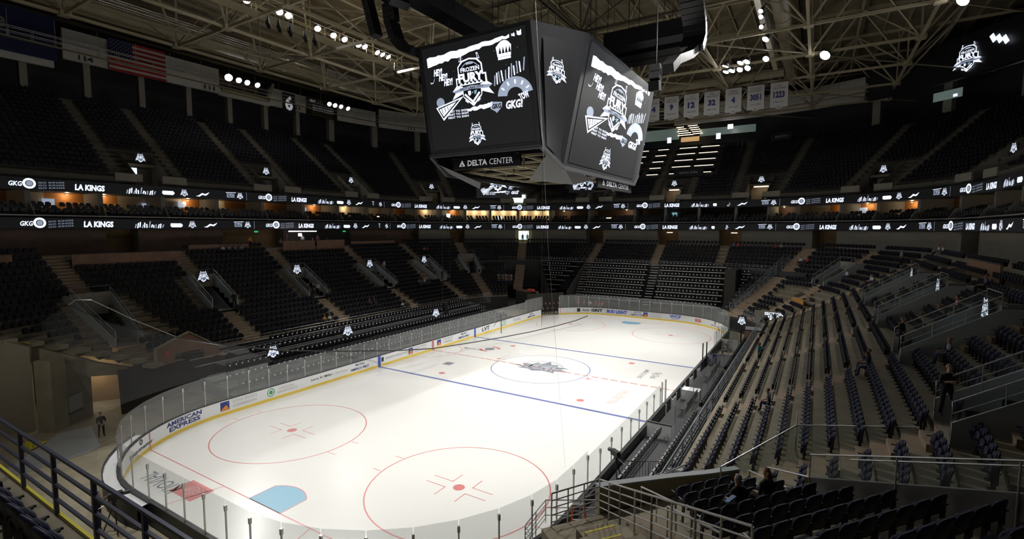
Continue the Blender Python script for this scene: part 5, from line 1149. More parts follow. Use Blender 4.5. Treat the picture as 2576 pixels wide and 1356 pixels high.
# rigging ring above the board
t = empty('rigging_frame', (.7, 0, 0)); tag(t, 'black rectangular rigging frame above the hanging scoreboard', 'rigging'); m = MB()
for a, b in (((-4.5, -14, 29.6), (-4.5, -1, 29.6)), ((4.0, 3.2, 29.2), (11.5, 3.2, 29.2)), ((4.2, 6.0, 29.2), (11.5, 6.0, 29.2)), ((-4.5, 9, 29.6), (-4.5, -1, 29.6)), ((-4.5, 9, 29.6), (9, 9, 29.6))): m.bar(a, b, 1.6, 1.3)
m.build('truss_beam', 'black', t); m = MB()
for x in (-5, 3, 6, 9):
    for y in (-12, -6, 3.2, 6): rail(m, [(x, y, 30), (x, y, 40)], .025)
m.build('hoist_cable', 'black', t)
def speaker_array(pts, w_, label):
    t = empty('speaker_array'); tag(t, label, 'speaker', 'hanging speaker arrays'); P = [Vector(p) for p in pts]; n = 0
    for a, b in zip(P, P[1:]):
        L = (b-a).length; k = max(1, round(L/.42))
        for q in range(k):
            p0, p1 = a.lerp(b, q/k), a.lerp(b, (q+.9)/k); MB().bar(p0, p1, w_, .55).build('speaker_box', 'black', t); n += 1
    m = MB(); rail(m, [P[0], (P[0].x, P[0].y, 40)], .04); m.build('hoist_cable', 'black', t)
speaker_array([(-6.8, -12, 31.5), (-6.5, -12, 29.6), (-6.3, -12, 28.1), (-5.8, -12, 26.8), (-5.0, -12, 26.0), (-3.9, -11.95, 25.6)], 1.1, 'black curved speaker array hugging the upper left corner of the scoreboard')
speaker_array([(-9.0, -12, 32), (-8.8, -12, 30.3), (-8.2, -12, 28.4), (-7.9, -12, 27.4)], .8, 'straight black speaker array left of the curved one')
speaker_array([(-5.4, -13.5, 31.5), (-5.0, -13.5, 30.1), (-4.3, -13.5, 28.8), (-3.9, -13.6, 28.3)], 1.5, 'short thick black speaker array at the top left of the scoreboard')
speaker_array([(13, -3.5, 31), (13, -1.9, 29.2), (13, -.6, 28.0), (13, -.4, 27.0), (13, -1.4, 25.9)], 1.6, 'thick black speaker array at the top right of the scoreboard')
speaker_array([(13.2, .6, 27.6), (13.2, -.9, 26.2), (13.2, -3.2, 25.0), (13.2, -6.9, 23.6), (13.2, -8.6, 22.6)], .7, 'slim curved black speaker array right of the scoreboard')
speaker_array([(13, -10.4, 22.3), (13, -10.6, 21.4), (13, -10.5, 20.8)], .6, 'small black speaker hanging beside the number banners')
speaker_array([(7.5, -12.8, 26.8), (8.3, -11.4, 26.3), (8.4, -10.6, 25.6)], 1.5, 'black cylinder speaker above the top corner of the scoreboard') if False else None
speaker_array([(9.5, -8.5, 31.5), (9.2, -8.9, 30.0), (8.7, -9.2, 28.9)], 1.7, 'black speaker cluster above the middle of the scoreboard')

# ---------------------------------------------------------------- net, cable, ropes
CB = [(-16.48, -28.8, 8.27), (-16.04, -26.91, 6.88), (-15.2, -23.24, 5.36), (-14.43, -19.9, 4.19), (-13.67, -16.59, 3.33), (-12.64, -12.11, 2.46), (-11.41, -6.79, 1.57), (-10.52, -2.91, 1.07), (-9.45, 1.71, .85), (-8.54, 5.67, .72), (-7.37, 10.77, .62), (-6.2, 15.83, .67), (-5.28, 19.85, .84), (-4.73, 22.26, 1.11)]
m = MB(); m.tube(CB, [.02, .03, .04]+[.055]*11, 6); tag(m.build('net_cable', 'cable'), 'long black sagging cable crossing above the ice', 'cable')
m = MB(); rail(m, [(-4.73, 22.26, 1.1), (-4.7, 22.3, 38)], .012); tag(m.build('hanging_rope', 'cable'), 'thin rope from the far end of the sagging cable to the roof', 'rope')
FB = [(-16.48, -28.8, 8.27), (-16.9, -28.3, 8.5), (-16.5, -27.67, 8.45), (-16.5, -25.45, 6.83), (-16.5, -22.77, 5.11), (-15.9, -20.6, 4.3), (-14.43, -19.9, 4.19)]
m = MB(); m.tube(FB, .03, 6); m.build('rim_cable', 'steel', t := SC.objects['protective_net'])
m = MB(); B = [(-10.9, -29.3, 2.9), (-11.9, -28.0, 2.9), (-12.8, -25.2, 2.9), (-13.1, -21.5, 2.9), (-13.1, -18, 2.9)]; T = [CB[0], CB[0], CB[1], CB[2], CB[3]]
T = [(-15.9, -30.2, 7.6), CB[0], CB[1], CB[2], CB[3]]
for i in range(4): m.quad(B[i], B[i+1], T[i+1], T[i])
m.quad((-10.9, -29.3, 2.9), (-15.9, -30.2, 7.6), (-14.0, -31.4, .5), (-9.4, -30.3, .5)); m.build('mesh_curtain', 'net', t)
m = MB(); rail(m, [(10.4, -16.5, 0.02), (9.5, -17.0, 12), (6.4, -14.4, 38)], .006); tag(m.build('hanging_rope', 'steel'), 'thin pale line hanging over the right half of the ice', 'rope')
for k, (x, y) in enumerate(((-3.4, -9.9), (5.0, -9.2), (-13, 3))): m = MB(); rail(m, [(x, y, 6.0), (x, y, 17.5)], .010); tag(m.build('hanging_rope', 'cable'), ['thin dark cord under the left of the scoreboard', 'thin dark cord under the scoreboard corner', 'thin dark cord over the left boards'][k], 'rope')
# ---------------------------------------------------------------- people
SK = [(.42, .24, .17), (.50, .30, .22), (.20, .12, .08)]
def cmat(c): 
    k = 'cloth_%d_%d_%d' % tuple(int(q*100) for q in c)
    if k not in MT: MT[k] = mat(k, c, .8)
    return MT[k]
def body_mesh(pose):
    """skeleton -> skin modifier -> one continuous mesh. Local frame: faces +Y, feet at z 0 (standing) or seat height .45 (sitting)."""
    V = []; E = []; R = []; Z = []          # vertices, edges, radii, zone (0 trousers, 1 top, 2 skin, 3 shoes)
    def a(p, r, z, par=None): V.append(p); R.append(r); Z.append(z); (E.append((par, len(V)-1)) if par is not None else None); return len(V)-1
    sit = pose.startswith('sit'); h = .50 if sit else .96; lean = .10 if pose == 'sit_fwd' else (-.04 if sit else 0)
    if pose == 'walk': lean = .04
    pel = a((0, 0, h), (.15, .11), 0); wa = a((0, lean*.4, h+.16), (.135, .10), 1, pel); ch = a((0, lean, h+.36), (.165, .115), 1, wa); nk0 = a((0, lean+.01, h+.49), (.075, .07), 1, ch); nk = a((0, lean+.02, h+.555), (.052, .052), 2, nk0)
    ja = a((0, lean+.045, h+.62), (.066, .078), 2, nk); hd = a((0, lean+.03, h+.70), (.078, .092), 2, ja); a((0, lean+.02, h+.77), (.055, .065), 2, hd)
    for s in (-1, 1):
        hp = a((s*.10, 0, h-.04), (.095, .10), 0, pel)
        if sit:
            kn = a((s*.13, .42, h+.02), (.068, .065), 0, hp); an = a((s*.12, .44, .10), (.042, .045), 0, kn); a((s*.12, .58, .035), (.045, .035), 3, an)
        elif pose == 'walk':
            kn = a((s*.10, .14*s+.04, .50), (.065, .065), 0, hp); an = a((s*.10, .22*s-.02, .09), (.043, .045), 0, kn); a((s*.10, .22*s+.13, .035), (.045, .035), 3, an)
        else:
            kn = a((s*.13, .01, .50), (.065, .065), 0, hp); an = a((s*.15, -.02, .09), (.043, .045), 0, kn); a((s*.17, .13, .035), (.045, .035), 3, an)
        sh = a((s*.185, lean-.0, h+.43), (.065, .06), 1, ch)
        if pose == 'crossed': el = a((s*.25, .06, h+.17), (.045, .045), 1, sh); wr = a((-s*.02, .215, h+.25+s*.02), (.030, .03), 2, el); dr = Vector((-s*1, .05, .12))
        elif pose == 'front': el = a((s*.27, .03, h+.14), (.045, .045), 1, sh); wr = a((s*.06, .20, h-.02), (.03, .03), 2, el); dr = Vector((-s*.6, .25, -.7))
        elif sit: el = a((s*.25, lean*.5+.02, h+.18), (.045, .045), 1, sh); wr = a((s*.14, .27, h+.12), (.03, .03), 2, el); dr = Vector((-s*.3, .9, -.25))
        elif pose == 'raise': el = a((s*.27, .16, h+.25), (.045, .045), 1, sh); wr = a((s*.12, .34, h+.42), (.03, .03), 2, el); dr = Vector((-s*.4, .6, .6))
        else: el = a((s*.25, -.03, h+.16), (.045, .045), 1, sh); wr = a((s*.27, .06, h-.08), (.03, .03), 2, el); dr = Vector((0, .25, -1))
        dr.normalize(); pw = Vector(V[wr]); sd = dr.cross(Vector((0, 0, 1)) if abs(dr.z) < .8 else Vector((0, 1, 0))).normalized(); pm = a(tuple(pw+dr*.06), (.034, .020), 2, wr)
        for q, L in enumerate((.075, .085, .08, .06)):
            b = Vector(V[pm])+dr*.035+sd*(.012*(1.5-q)*1.4); f1 = a(tuple(b+dr*L*.45), (.009, .009), 2, pm); a(tuple(b+dr*L*.9+Vector((0, .006, -.012))), (.008, .008), 2, f1)
        th = a(tuple(pw+dr*.03+sd*.035), (.011, .011), 2, wr); a(tuple(pw+dr*.07+sd*.05), (.009, .009), 2, th)
    me = bpy.data.meshes.new('figure'); me.from_pydata([Vector(v) for v in V], E, []); ob = bpy.data.objects.new('figure', me); COL.objects.link(ob)
    md = ob.modifiers.new('s', 'SKIN'); md.use_smooth_shade = True; ob.modifiers.new('u', 'SUBSURF').levels = 1
    for i, r in enumerate(R): me.skin_vertices[0].data[i].radius = r
    me.skin_vertices[0].data[0].use_root = True
    out = bpy.data.meshes.new_from_object(ob.evaluated_get(bpy.context.evaluated_depsgraph_get())); bpy.data.objects.remove(ob)
    P = np.array(V); Ea = np.array(E); A, B = P[Ea[:, 0]], P[Ea[:, 1]]; ZZ = np.array(Z)
    for pol in out.polygons:
        c = np.array(pol.center); t_ = np.clip(((c-A)*(B-A)).sum(1)/((B-A)**2).sum(1), 0, 1); D = np.linalg.norm(c-(A+(B-A)*t_[:, None]), axis=1)-np.array([max(R[b]) for b in Ea[:, 1]])*.5; k = int(np.argmin(D)); pol.material_index = int(ZZ[Ea[k, 1]] if t_[k] > .35 else ZZ[Ea[k, 0]])
        pol.use_smooth = True
    return out, (0, lean+.02, h+.70)
POSE = {}
def person(x, y, z, r, pose, top, bot, label, skin=0, hair=(.08, .05, .03), sc=1.0, hairlen=0, group=None, cap=None):
    if pose not in POSE: POSE[pose] = body_mesh(pose)
    me, hc = POSE[pose]
    if not len(me.materials): [me.materials.append(None) for _ in range(4)]
    t = empty('person', (x, y, z), r); tag(t, label, 'person', group); t.scale = (sc, sc, sc)
    b = bpy.data.objects.new('body', me); COL.objects.link(b); b.parent = t
    for i, c in enumerate((bot, top, SK[skin], (.03, .03, .03))): b.material_slots[i].link = 'OBJECT'; b.material_slots[i].material = cmat(c)
    m = MB(); n1, n2 = 6, 10; P = []
    for i in range(n1+1):
        ph = PI*.62*i/n1
        for j in range(n2): th = 2*PI*j/n2; low = .35 if math.sin(th) > .2 else 1.0; p = ph*(low if i > n1*.5 else 1); P.append((.083*math.sin(p)*math.cos(th), -.010+.098*math.sin(p)*math.sin(th), .02+.095*math.cos(p)))
    m.add(P, [(i*n2+j, i*n2+(j+1) % n2, (i+1)*n2+(j+1) % n2, (i+1)*n2+j) for i in range(n1) for j in range(n2)])
    if hairlen: m.tube([(0, -.05, .02), (0, -.085, -.1), (0, -.09, -.1-hairlen)], [.075, .075, .04], 8)
    m.build('cap' if cap else 'hair', cmat(cap or hair), b, True, loc=hc)
    f = MB(); 
    for s in (-1, 1): f.tube([(s*.030, .078, .0), (s*.030, .090, .0)], .010, 6, 0)
    f.tube([(-.02, .088, -.068), (.02, .088, -.068)], .006, 5, 1); f.tube([(0, .085, .0), (0, .108, -.028), (0, .088, -.036)], [.006, .013, .008], 6, 2)
    for s in (-1, 1): f.box((s*.080, .0, -.01), (.014, .035, .055), 2)
    f.build('face', [cmat((.03, .02, .02)), cmat((.35, .12, .10)), cmat(SK[skin])], b, loc=hc)
    return t
BLK = (.012, .012, .014); NAVY = (.02, .03, .08); WHT = (.55, .55, .55); GRY = (.25, .26, .28); JEAN = (.05, .09, .20); RED = (.50, .05, .05)
def faceice(x, y): return math.atan2(-y, -x)-PI/2
def at_seat(d, s): return pos(d-.62, s)+(zl(rowd(int(round((18.5-d)/.85)))),)
g = lambda x, y: math.atan2(CAM.y-y, CAM.x-x)-PI/2
person(25.35, -18.55, 6.68, g(25.3, -18.5)+.5, 'crossed', BLK, BLK, 'standing bald guard in black with crossed arms by the glass rail at right', 1, (.35, .25, .2), 1.0)
person(25.3, -8.2, 6.68, g(25.3, -8.2)+1.2, 'front', BLK, BLK, 'standing bald man in black beside a steel rail end on the right', 1, (.35, .25, .2))
person(-20.8, -26.2, -1.74, g(-20.8, -26.2)+.3, 'front', BLK, BLK, 'guard in black standing on the ramp floor at the left', 1)
def seated(d, s, top, bot, label, **k):
    i = int(round((18.5-d)/.85)); dd = rowd(i)-.62; x, y = pos(dd, s); person(x, y, zl(rowd(i)), k.pop('r', head(s)), k.pop('pose', 'sit'), top, bot, label, **k)
seated(15.9, 182.9, GRY, NAVY, 'person in patterned top seated in the front rows by the grey railing', hair=(.25, .08, .04), pose='sit_fwd')
seated(11.7, 181.6, NAVY, JEAN, 'seated person in navy with feet up, middle of the right section', pose='sit_fwd')
seated(11.7, 180.9, BLK, BLK, 'person in black seated beside the one with feet up', skin=1)
seated(9.2, 183.9, GRY, JEAN, 'older man in grey sweatshirt seated by the third right tunnel', hair=(.35, .3, .28), skin=1)
seated(7.1, 175.6, (.60, .32, .30), BLK, 'person in red and white jersey seated left of a lit display', skin=1)
seated(5.9, 172.9, (.13, .08, .2), BLK, 'person in purple top seated behind the jersey wearer')
seated(9.3, 138.2, WHT, JEAN, 'person in white top and jeans on the right side above the black tarpaulin')
seated(9.3, 147.3, WHT, BLK, 'person in white top seated beside the orange skirt, left one', group='pair in white beside the orange skirt'); seated(9.3, 148.4, WHT, BLK, 'person in white top seated beside the orange skirt, right one', group='pair in white beside the orange skirt')
seated(10.3, 167.6, RED, BLK, 'person in a reddish top seated beside the second right tunnel', skin=1)
seated(5.4, 143.6, GRY, BLK, 'person in grey standing high at the right', pose='stand')
seated(4.2, 148.6, WHT, BLK, 'person in white high on the right behind the fascia, left one', group='pair high on the right'); seated(4.2, 150.2, WHT, GRY, 'person in white high on the right behind the fascia, right one', group='pair high on the right')
seated(4.6, 112.0, RED, NAVY, 'person in red at the top of the far end stairs', skin=1); seated(4.6, 111.2, (.15, .2, .35), BLK, 'person in pale blue beside the one in red at the far end'); seated(5.1, 118.4, RED, BLK, 'person in red shirt seated far right of the far end'); seated(5.1, 119.3, GRY, BLK, 'person in grey beside the red shirt at the far end')
seated(7.7, 124.9, WHT, BLK, 'person in white seated beside the wide far right stairs'); seated(7.7, 126.2, RED, BLK, 'person in red seated beside the wide far right stairs')
seated(18.5, 17.6, WHT, BLK, 'person in white seated front row, left side, by the aisle', hair=(.4, .25, .1), hairlen=.12); seated(18.5, 16.9, (.45, .28, .05), BLK, 'person in yellow jacket seated front row, left side')
seated(18.5, 29.2, WHT, JEAN, 'woman in white in the front row of the left side, third block', hairlen=.15, hair=(.2, .1, .05)); seated(18.5, 30.0, (.05, .07, .03), BLK, 'person in dark green jacket in the front row of the left side')
seated(16.8, 25.0, (.15, .07, .04), BLK, 'person in brown seated in the third block of the left side'); seated(16.8, 25.8, NAVY, JEAN, 'person in dark blue beside the one in brown')
person(-28.7, -12.1, 4.75, g(-28.7, -12)+.4, 'stand', BLK, BLK, 'guard in black standing on the stairs below the first left tunnel', 1)
person(*pos(12.9, 19.2), zl(13.4), head(19)+.3, 'front', BLK, BLK, 'man in black standing at the mouth of the second left tunnel, right of a pair', 1); person(*pos(12.6, 18.8), zl(13.4), head(19)-.4, 'stand', BLK, BLK, 'person in black half hidden behind the handrail of the second left tunnel', 1); person(*pos(12.7, 20.0), zl(13.4), head(19)-.9, 'stand', WHT, BLK, 'person in white shirt at the mouth of the second left tunnel', 0)
person(*pos(10.2, 33.4), zl(10.0), head(33), 'walk', WHT, GRY, 'person in white walking beside the third left tunnel'); person(*pos(13.3, 43.8), zl(13.4), head(43), 'stand', BLK, BLK, 'person in black standing at the fourth left tunnel')
for q, c in enumerate(((.35, .2, .25), (.15, .15, .3), WHT, NAVY)): seated(14.2, 37.2+.62*q, c, JEAN, 'seated friend in a row of four left of the fourth tunnel, %s' % ['leftmost', 'second', 'third in white', 'rightmost'][q], group='four seated friends on the left side')
for q in range(12):
    c = [(.5, .4, .2), WHT, (.3, .1, .1), (.2, .2, .3), (.4, .3, .35), WHT][q % 6]; seated(14.2 if q % 2 else 15.1, 64.8+.9*(q//2), c, JEAN, 'child-sized spectator in the group at the lower far left corner block', group='group of spectators by the far left stairs', skin=q % 3, sc=.9)
seated(6.9, 48.6, RED, BLK, 'person in red high in the far part of the left side'); seated(6.9, 47.8, GRY, BLK, 'person in grey beside the red one high on the left side')
for q, c in enumerate((WHT, GRY, (.3, .2, .22), GRY)): seated(4.9, 13.4+.75*q, c, BLK, 'one of four people seated before the low brown fascia, %s' % ['leftmost in white', 'second in grey', 'third in dark pink', 'rightmost in grey'][q], group='four people before the low fascia')
person(*pos(3.4, 17.3), ztop, head(17), 'stand', (.7, .32, .05), BLK, 'person in orange vest standing at the top of the left stairs')
for q in range(7): person(*pos(2.6-.5*(q % 2), 22.0+1.25*q), ztop+.05, head(25)+q, 'stand' if q % 2 else 'sit', [GRY, (.25, .12, .12), BLK, WHT][q % 4], BLK, 'guest at the lounge bar above the tall brown fascia', group='guests at the lounge bar', skin=q % 3)
person(*pos(2.2, 71.8), ztop, head(72), 'stand', BLK, BLK, 'dark figure standing in the bright glazed doorway'); person(*pos(2.2, 72.8), ztop, head(72), 'walk', WHT, GRY, 'pale figure standing in the bright glazed doorway')
person(17.75, 4.9, 1.9, faceice(17.7, 5)+2.6, 'raise', (.0, .16, .22), BLK, 'long-haired person in teal jersey leaning on the grey front railing', 0, (.25, .14, .07), hairlen=.2)
x, y = bp(N0+.93*3-.22, -9.4); person(x, y, bz(3), HB, 'sit_fwd', BLK, BLK, 'person in grey cap and dark shirt seated in the fourth row of the nearest block', 1, cap=(.30, .30, .31)); x, y = bp(N0+.93*3-.22, -8.45); person(x, y, bz(3), HB, 'sit_fwd', BLK, BLK, 'person with long red-brown hair beside the grey cap', 0, (.22, .08, .03), hairlen=.25)
# seats carrying those two belong to the front row extension
for q in range(0): x, y = bp(N0+.1, TEND+.3+.55+.56*q+.5); ALL.append((x, y, bz(0), HB, ('blockx', 0, 0), q, 4))
t = MB().box((0, 0, 0), (.42, .10, .05)).build('folded_cloth', cmat((.25, .38, .62)), None, loc=(*bp(N0+.93*3-.02, -9.95), bz(3)+.93), rz=HB+.35); tag(t, 'light blue folded cloth lying over a seat back in the nearest block', 'cloth')
# camera operators and crew around the glass
person(-4.0, -32.0, .02, faceice(-4, -32), 'raise', BLK, BLK, 'camera operator in black behind the near glass at lower left', 0, (.03, .02, .02))
person(-6.2, -34.6, .02, -1.0, 'sit', (.05, .05, .08), BLK, 'ginger-haired person bending over a table behind the navy railing', 0, (.45, .14, .04))
person(14.1, 13.6, .1, PI/2+.3, 'sit_fwd', GRY, BLK, 'staff member in grey bending at the far penalty box, nearer one', 0, (.1, .05, .03)); person(14.0, 14.8, .1, PI/2, 'sit', NAVY, BLK, 'staff member in dark jacket at the far penalty box, farther one')
for q in range(5): person(-13.6+.42*q, 25.6+.55*q, .02, PI+q*.5, 'stand', BLK, BLK, 'crew member in black standing in the dark gate at the far left glass', group='crew in the dark gate')
for q in range(5): person(-10.4+1.0*q, 31.9+.0*q, .6, PI, 'sit', [RED, (.4, .1, .08), WHT][q % 3], BLK, 'spectator in red seated just behind the far glass', group='spectators behind the far left glass', skin=q % 2)

# ---------------------------------------------------------------- individual stadium seats (largest 300 in view) and the remaining mass
def loft(secs, mb, mi=0):
    n = len(secs[0]); V = [p for s in secs for p in s]; F = [(i*n+j, i*n+(j+1) % n, (i+1)*n+(j+1) % n, (i+1)*n+j) for i in range(len(secs)-1) for j in range(n)]
    mb.add(V, F+[tuple(range(n))[::-1], tuple(range((len(secs)-1)*n, len(secs)*n))], mi)
def seat_parts():
    out = []
    N = 22; prof = []
    for k in range(N):
        t = 2*PI*k/N; c, s = math.cos(t), math.sin(t); e = .55 if s > 0 else .28
        prof.append((.238*math.copysign(abs(c)**e, c), .23*math.copysign(abs(s)**e, s)))
    def sec(sc, y, dy, cz=.66):
        return [(x*sc, y+dy*(x/.23)**2-(z_*sc)*.20, cz+z_*sc) for x, z_ in prof]
    m = MB(); loft([sec(.90, -.075, .02), sec(1.0, -.06, .025), sec(1.0, -.035, .03), sec(.96, -.022, .03)], m); out.append(('backrest_shell', 'seatb', m, True))
    m = MB(); loft([sec(.93, -.024, .03), sec(.90, .005, .035), sec(.80, .014, .035)], m); out.append(('backrest_pad', 'seat', m, True))
    m = MB(); pr = [(x, z_) for x, z_ in prof]
    def ps(sc, o_): return [(x*sc*.92, .085+o_+(z_*sc)*(-.10), .57+z_*sc*.82) for x, z_ in pr]
    loft([ps(.9, -.035), ps(1, -.02), ps(1, .02), ps(.88, .04)], m); out.append(('seat_pan', 'seat', m, True))
    for s in (-1, 1):
        m = MB(); m.box((s*.240, .07, .63), (.04, .30, .03)); m.box((s*.240, .0, .48), (.03, .09, .30)); m.box((s*.240, .02, .18), (.035, .06, .36)); m.box((s*.240, .04, .012), (.04, .16, .02)); out.append(('armrest', 'iron', m, False))
    return out
def W2C(p): q = Vector(p)-CAM; z = q.dot(_f); return (1288+FPX*q.dot(_x)/z, 678-FPX*q.dot(_y)/z, z) if z > .3 else (-9, -9, -1)
cand = []
for rec in ALL:
    u, v, z = W2C((rec[0], rec[1], rec[2]+.66)); ok = -20 < u < 2596 and -20 < v < 1366 and z > 0
    cand.append((z if ok else 1e9, rec, u))
cand.sort(key=lambda c: c[0]); near = [c for c in cand[:300] if c[0] < 1e8]; far = cand[len(near):]
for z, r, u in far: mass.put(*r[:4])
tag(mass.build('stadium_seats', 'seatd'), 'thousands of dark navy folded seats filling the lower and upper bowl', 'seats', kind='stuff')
def ordi(n): return '%d%s' % (n, 'th' if 10 <= n % 100 <= 20 else {1: 'st', 2: 'nd', 3: 'rd'}.get(n % 10, 'th'))
proto = None; used = set()
for z, r, u in near:
    x, y, zz, rz, (kind, row, sec), j, n = r
    if proto is None:
        proto = empty('stadium_seat')
        for nm, mt, mb, sm_ in seat_parts(): mb.build(nm, mt, proto, sm_)
        o = proto
    else: o = copy_tree(proto)
    o.location = (x, y, zz); o.rotation_euler = (0, 0, rz)
    if kind == 'block': lab = 'folded navy seat, %s from steel parapet, %s row of nearest block' % (ordi(j+1), ordi(row+1)); grp = 'navy seats of the nearest block'
    elif kind == 'blockx': lab = 'folded navy seat beside the person in the grey cap, %s from the nearest block' % ordi(j+1); grp = 'navy seats of the nearest block'
    elif kind == 'end': lab = 'navy seat behind the dark railing, %s from the right in row %d' % (ordi(j+1), row+1); grp = 'navy seats at the lower left'
    else:
        sn = 'beside the corner landing' if sec > 190 else 'between the jersey and guard tunnels' if sec > 180 else 'in the middle right section' if sec > 168 else 'in the far right section'
        lab = 'navy seat, %s from the far end, %s row, %s' % (ordi(j+1), ordi(row+1), sn); grp = 'navy seats of the right lower bowl'
    tag(o, lab, 'seat', grp)

# ---------------------------------------------------------------- small things on the floor
t = empty('step_ladder', (13.75, -22.35, .02), .5); tag(t, 'orange and silver step ladder at the bottom edge beside the rink glass', 'ladder')
for s in (-1, 1):
    MB().bar((s*.24, -.05, 1.85), (s*.33, -.42, 0), .05, .08).build('side_rail', 'orange', t); MB().bar((s*.22, .05, 1.85), (s*.33, .55, 0), .04, .06).build('rear_leg', 'orange', t)
for q in range(5): MB().box((0, -.36+.07*q, .33+.33*q), (.60-.035*q, .09, .03)).build('tread', 'steel', t)
MB().box((0, 0, 1.88), (.5, .22, .06)).build('top_cap', 'steelp', t)
def tripod(x, y, z, label, r=0):
    t = empty('tripod_camera', (x, y, z), r); tag(t, label, 'camera', 'broadcast cameras')
    for q in range(3): a_ = q*2*PI/3; m = MB(); m.tube([(0, 0, 1.25), (.45*math.cos(a_), .45*math.sin(a_), 0)], .025, 6); m.build('leg', 'black', t)
    MB().box((0, 0, 1.35), (.16, .16, .16)).build('head', 'black', t); MB().box((0, .05, 1.55), (.22, .5, .26)).build('camera_body', 'black', t); m = MB(); m.tube([(0, .3, 1.55), (0, .55, 1.55)], [.08, .10], 10); m.build('lens', 'dark', t)
    m = MB(); m.tube([(0, -.1, 1.35), (.1, -.6, 1.2)], .015, 5); m.build('pan_handle', 'steel', t)
tripod(13.6, -17.6, .55, 'black broadcast camera on a tripod at the near right corner of the boards', 1.0); tripod(-3.5, -31.6, .02, 'black broadcast camera behind the near left glass', -.2)
tripod(-5.0, 22.7, .02, 'small dark tripod camera by the far blue line') if False else None
t = empty('arena_goal_post', (-12.0, 17.5, 0)); tag(t, 'thin dark stand with a drooping arm by the far left boards', 'stand'); m = MB(); m.tube([(0, 0, 0), (0, 0, 2.4)], .04, 6); m.build('pole', 'black', t); m = MB(); m.tube([(0, 0, 1.6), (-.5, -.2, 1.5), (-.9, -.3, .8)], .025, 5); m.build('arm', 'black', t); t.location = (-11.4, 11.0, 0)
for k, (x, y, w_, d_, lab) in enumerate(((-9, -34.6, 1.8, .7, 'dark table with gear behind the navy railing, nearer the wall'), (-5.2, -35.0, 1.6, .7, 'dark table with gear behind the camera operator'))):
    t = empty('equipment_table', (x, y, .02), .1); tag(t, lab, 'table', 'equipment tables'); MB().box((0, 0, .74), (w_, d_, .04)).build('table_top', 'dark', t)
    for sx in (-1, 1):
        for sy in (-1, 1): MB().box((sx*(w_/2-.08), sy*(d_/2-.08), .36), (.04, .04, .72)).build('leg', 'black', t)
    tag(MB().box((0, 0, .88), (.5, .35, .22)).build('equipment_case', 'black', None, loc=(x+.2, y, .02)), 'black equipment case on the %s table' % ('wall-side' if k == 0 else 'operator'), 'case')
t = empty('pallet_jack', (-22.6, -29.2, -1.74), .6); tag(t, 'yellow pallet jack with red handle standing by the pillar', 'pallet jack')
for sx in (-.2, .2): MB().box((sx, 0, .1), (.16, 1.15, .07)).build('fork', 'yellow', t)
MB().box((0, -.65, .3), (.5, .25, .5)).build('pump_block', 'yellow', t); m = MB(); m.tube([(0, -.7, .4), (0, -1.0, 1.2)], .03, 6); m.tube([(-.2, -1.0, 1.2), (.2, -1.0, 1.2)], .03, 6); m.build('handle', 'txtr', t)
t = empty('gate_barrier', (-11.5, -34.2, .02), .2); tag(t, 'grey bar gate standing by the painted floor at lower left', 'barrier'); m = MB(); rail(m, [(-.9, 0, 0), (-.9, 0, 1.1), (.9, 0, 1.1), (.9, 0, 0)], .025)
for q in range(9): rail(m, [(-.8+.2*q, 0, .1), (-.8+.2*q, 0, 1.1)], .012)
m.build('frame', 'railg', t)
t = empty('stacked_gear', (16.0, 17.5, 0)); tag(t, 'dark truss frame with gear at the far right floor corner', 'equipment frame'); m = MB()
for a, b in (((-1.1, 0, .1), (-1.1, 0, 2.2)), ((1.1, 0, .1), (1.1, 0, 2.2)), ((-1.1, 0, 2.2), (1.1, 0, 2.2)), ((-1.1, 0, .1), (0, 0, 1.6)), ((1.1, 0, .1), (0, 0, 1.6))): m.bar(a, b, .12)
m.build('frame', 'black', t); MB().box((0, 1.5, 1.2), (1.8, .8, 1.6)).build('crate', 'wood', t); MB().box((0, .9, 2.2), (1.6, .1, .5)).build('white_panel', 'bwhite', t)
t = empty('speaker_cabinet', (-20.9, 11.8, 1.5), -.3); tag(t, 'black loudspeaker cabinet standing in the left front rows', 'speaker'); MB().box((0, 0, .8), (.8, .6, 1.4)).build('cabinet', 'black', t); MB().box((0, .31, .8), (.7, .03, 1.3)).build('grille', 'dark', t)
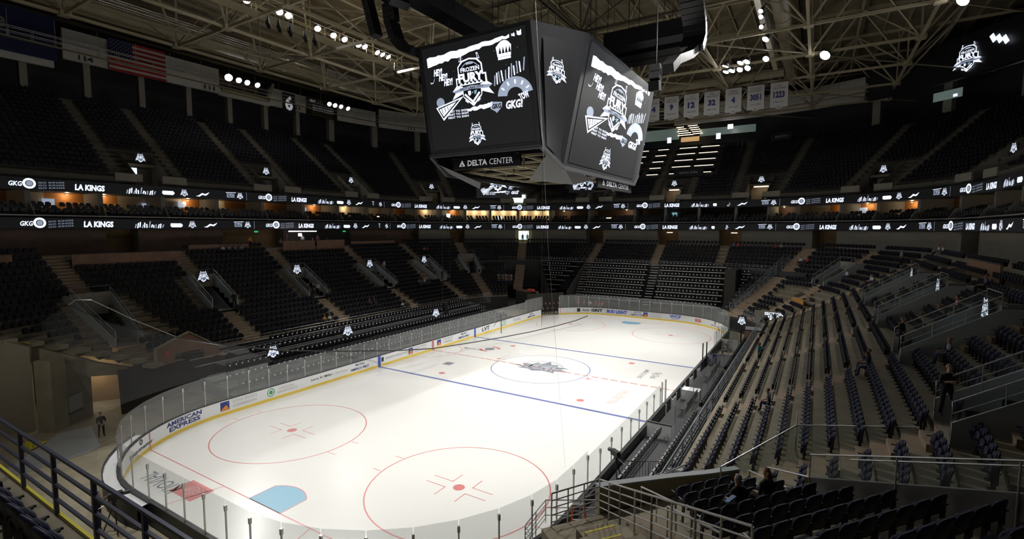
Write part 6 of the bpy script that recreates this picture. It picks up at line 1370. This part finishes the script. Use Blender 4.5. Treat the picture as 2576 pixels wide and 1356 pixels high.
t = empty('wood_booth', (-18.2, 29.2, 0), -.4); tag(t, 'brown wooden booth with a red cover at the far left floor corner', 'booth'); MB().box((0, 0, 2.2), (5.6, .3, 1.7)).build('upper_panel', 'wood', t); MB().box((.3, -.6, 1.4), (4.6, .2, 2.8)).build('lower_panel', 'dark', t); MB().box((1.6, -.4, 3.2), (1.3, .5, .35)).build('red_cover', 'txtr', t)
t = empty('penalty_box_wall', (13.9, 16.5, 0)); tag(t, 'glass and white panel of the far penalty box', 'partition'); MB().box((0, 0, .6), (1.6, .08, 1.2)).build('panel', 'bwhite', t); MB().box((0, 0, 1.8), (1.6, .02, 1.2)).build('glass_panel', 'railglass', t)
m = MB(); m.ext([(-16.0, 25.5, 0), (-12.4, 30.8, 0), (-12.4, 30.8, 2.9), (-16.0, 25.5, 2.9)], (-.1, .1, 0)); tag(m.build('gate_dark_sheet', 'curtain'), 'black sheet added to darken the open gate at the far left glass', 'drape')  # dark sheet standing in for the shade inside the open gate
# steel rails along the bench-side deck
t = empty('bench_glass_screen'); tag(t, 'tall clear glass screens with thin posts behind the team benches', 'glass screen', None); 
for k in range(9): y0 = -10.5+2.6*k; MB().ext([(14.68, y0, .4), (14.68, y0+2.5, .4), (14.68, y0+2.5, 2.5), (14.68, y0, 2.5)], (.015, 0, 0)).build('glass_pane', 'glass', t); MB().box((14.68, y0, 1.4), (.04, .04, 2.2)).build('post', 'steel', t)
flood(17, -35, 37, 'added fill lamp over the nearest block behind the camera', (17, -27, 0), LAMP_W*34, .3, 'added fill lamps', 85, 'nose')  # unseen lamp added to brighten the nearest seats and steps
# unseen fill lamps added high over the upper stands
for k, (x, y) in enumerate(((-46, 8), (-4, 40), (30, 10), (-30, -30))):
    flood(x, y, 39.2, 'dim added fill lamp high in the roof, number %d around the bowl' % (k+1), (x*.9, y*.9, 0), FILL_W*6, .3, 'added fill lamps', 150, 'nose')
for o in [o for o in SC.objects if o.type == 'EMPTY' and o.name.startswith(('tripod_camera',)) and not o.children]: bpy.data.objects.remove(o)
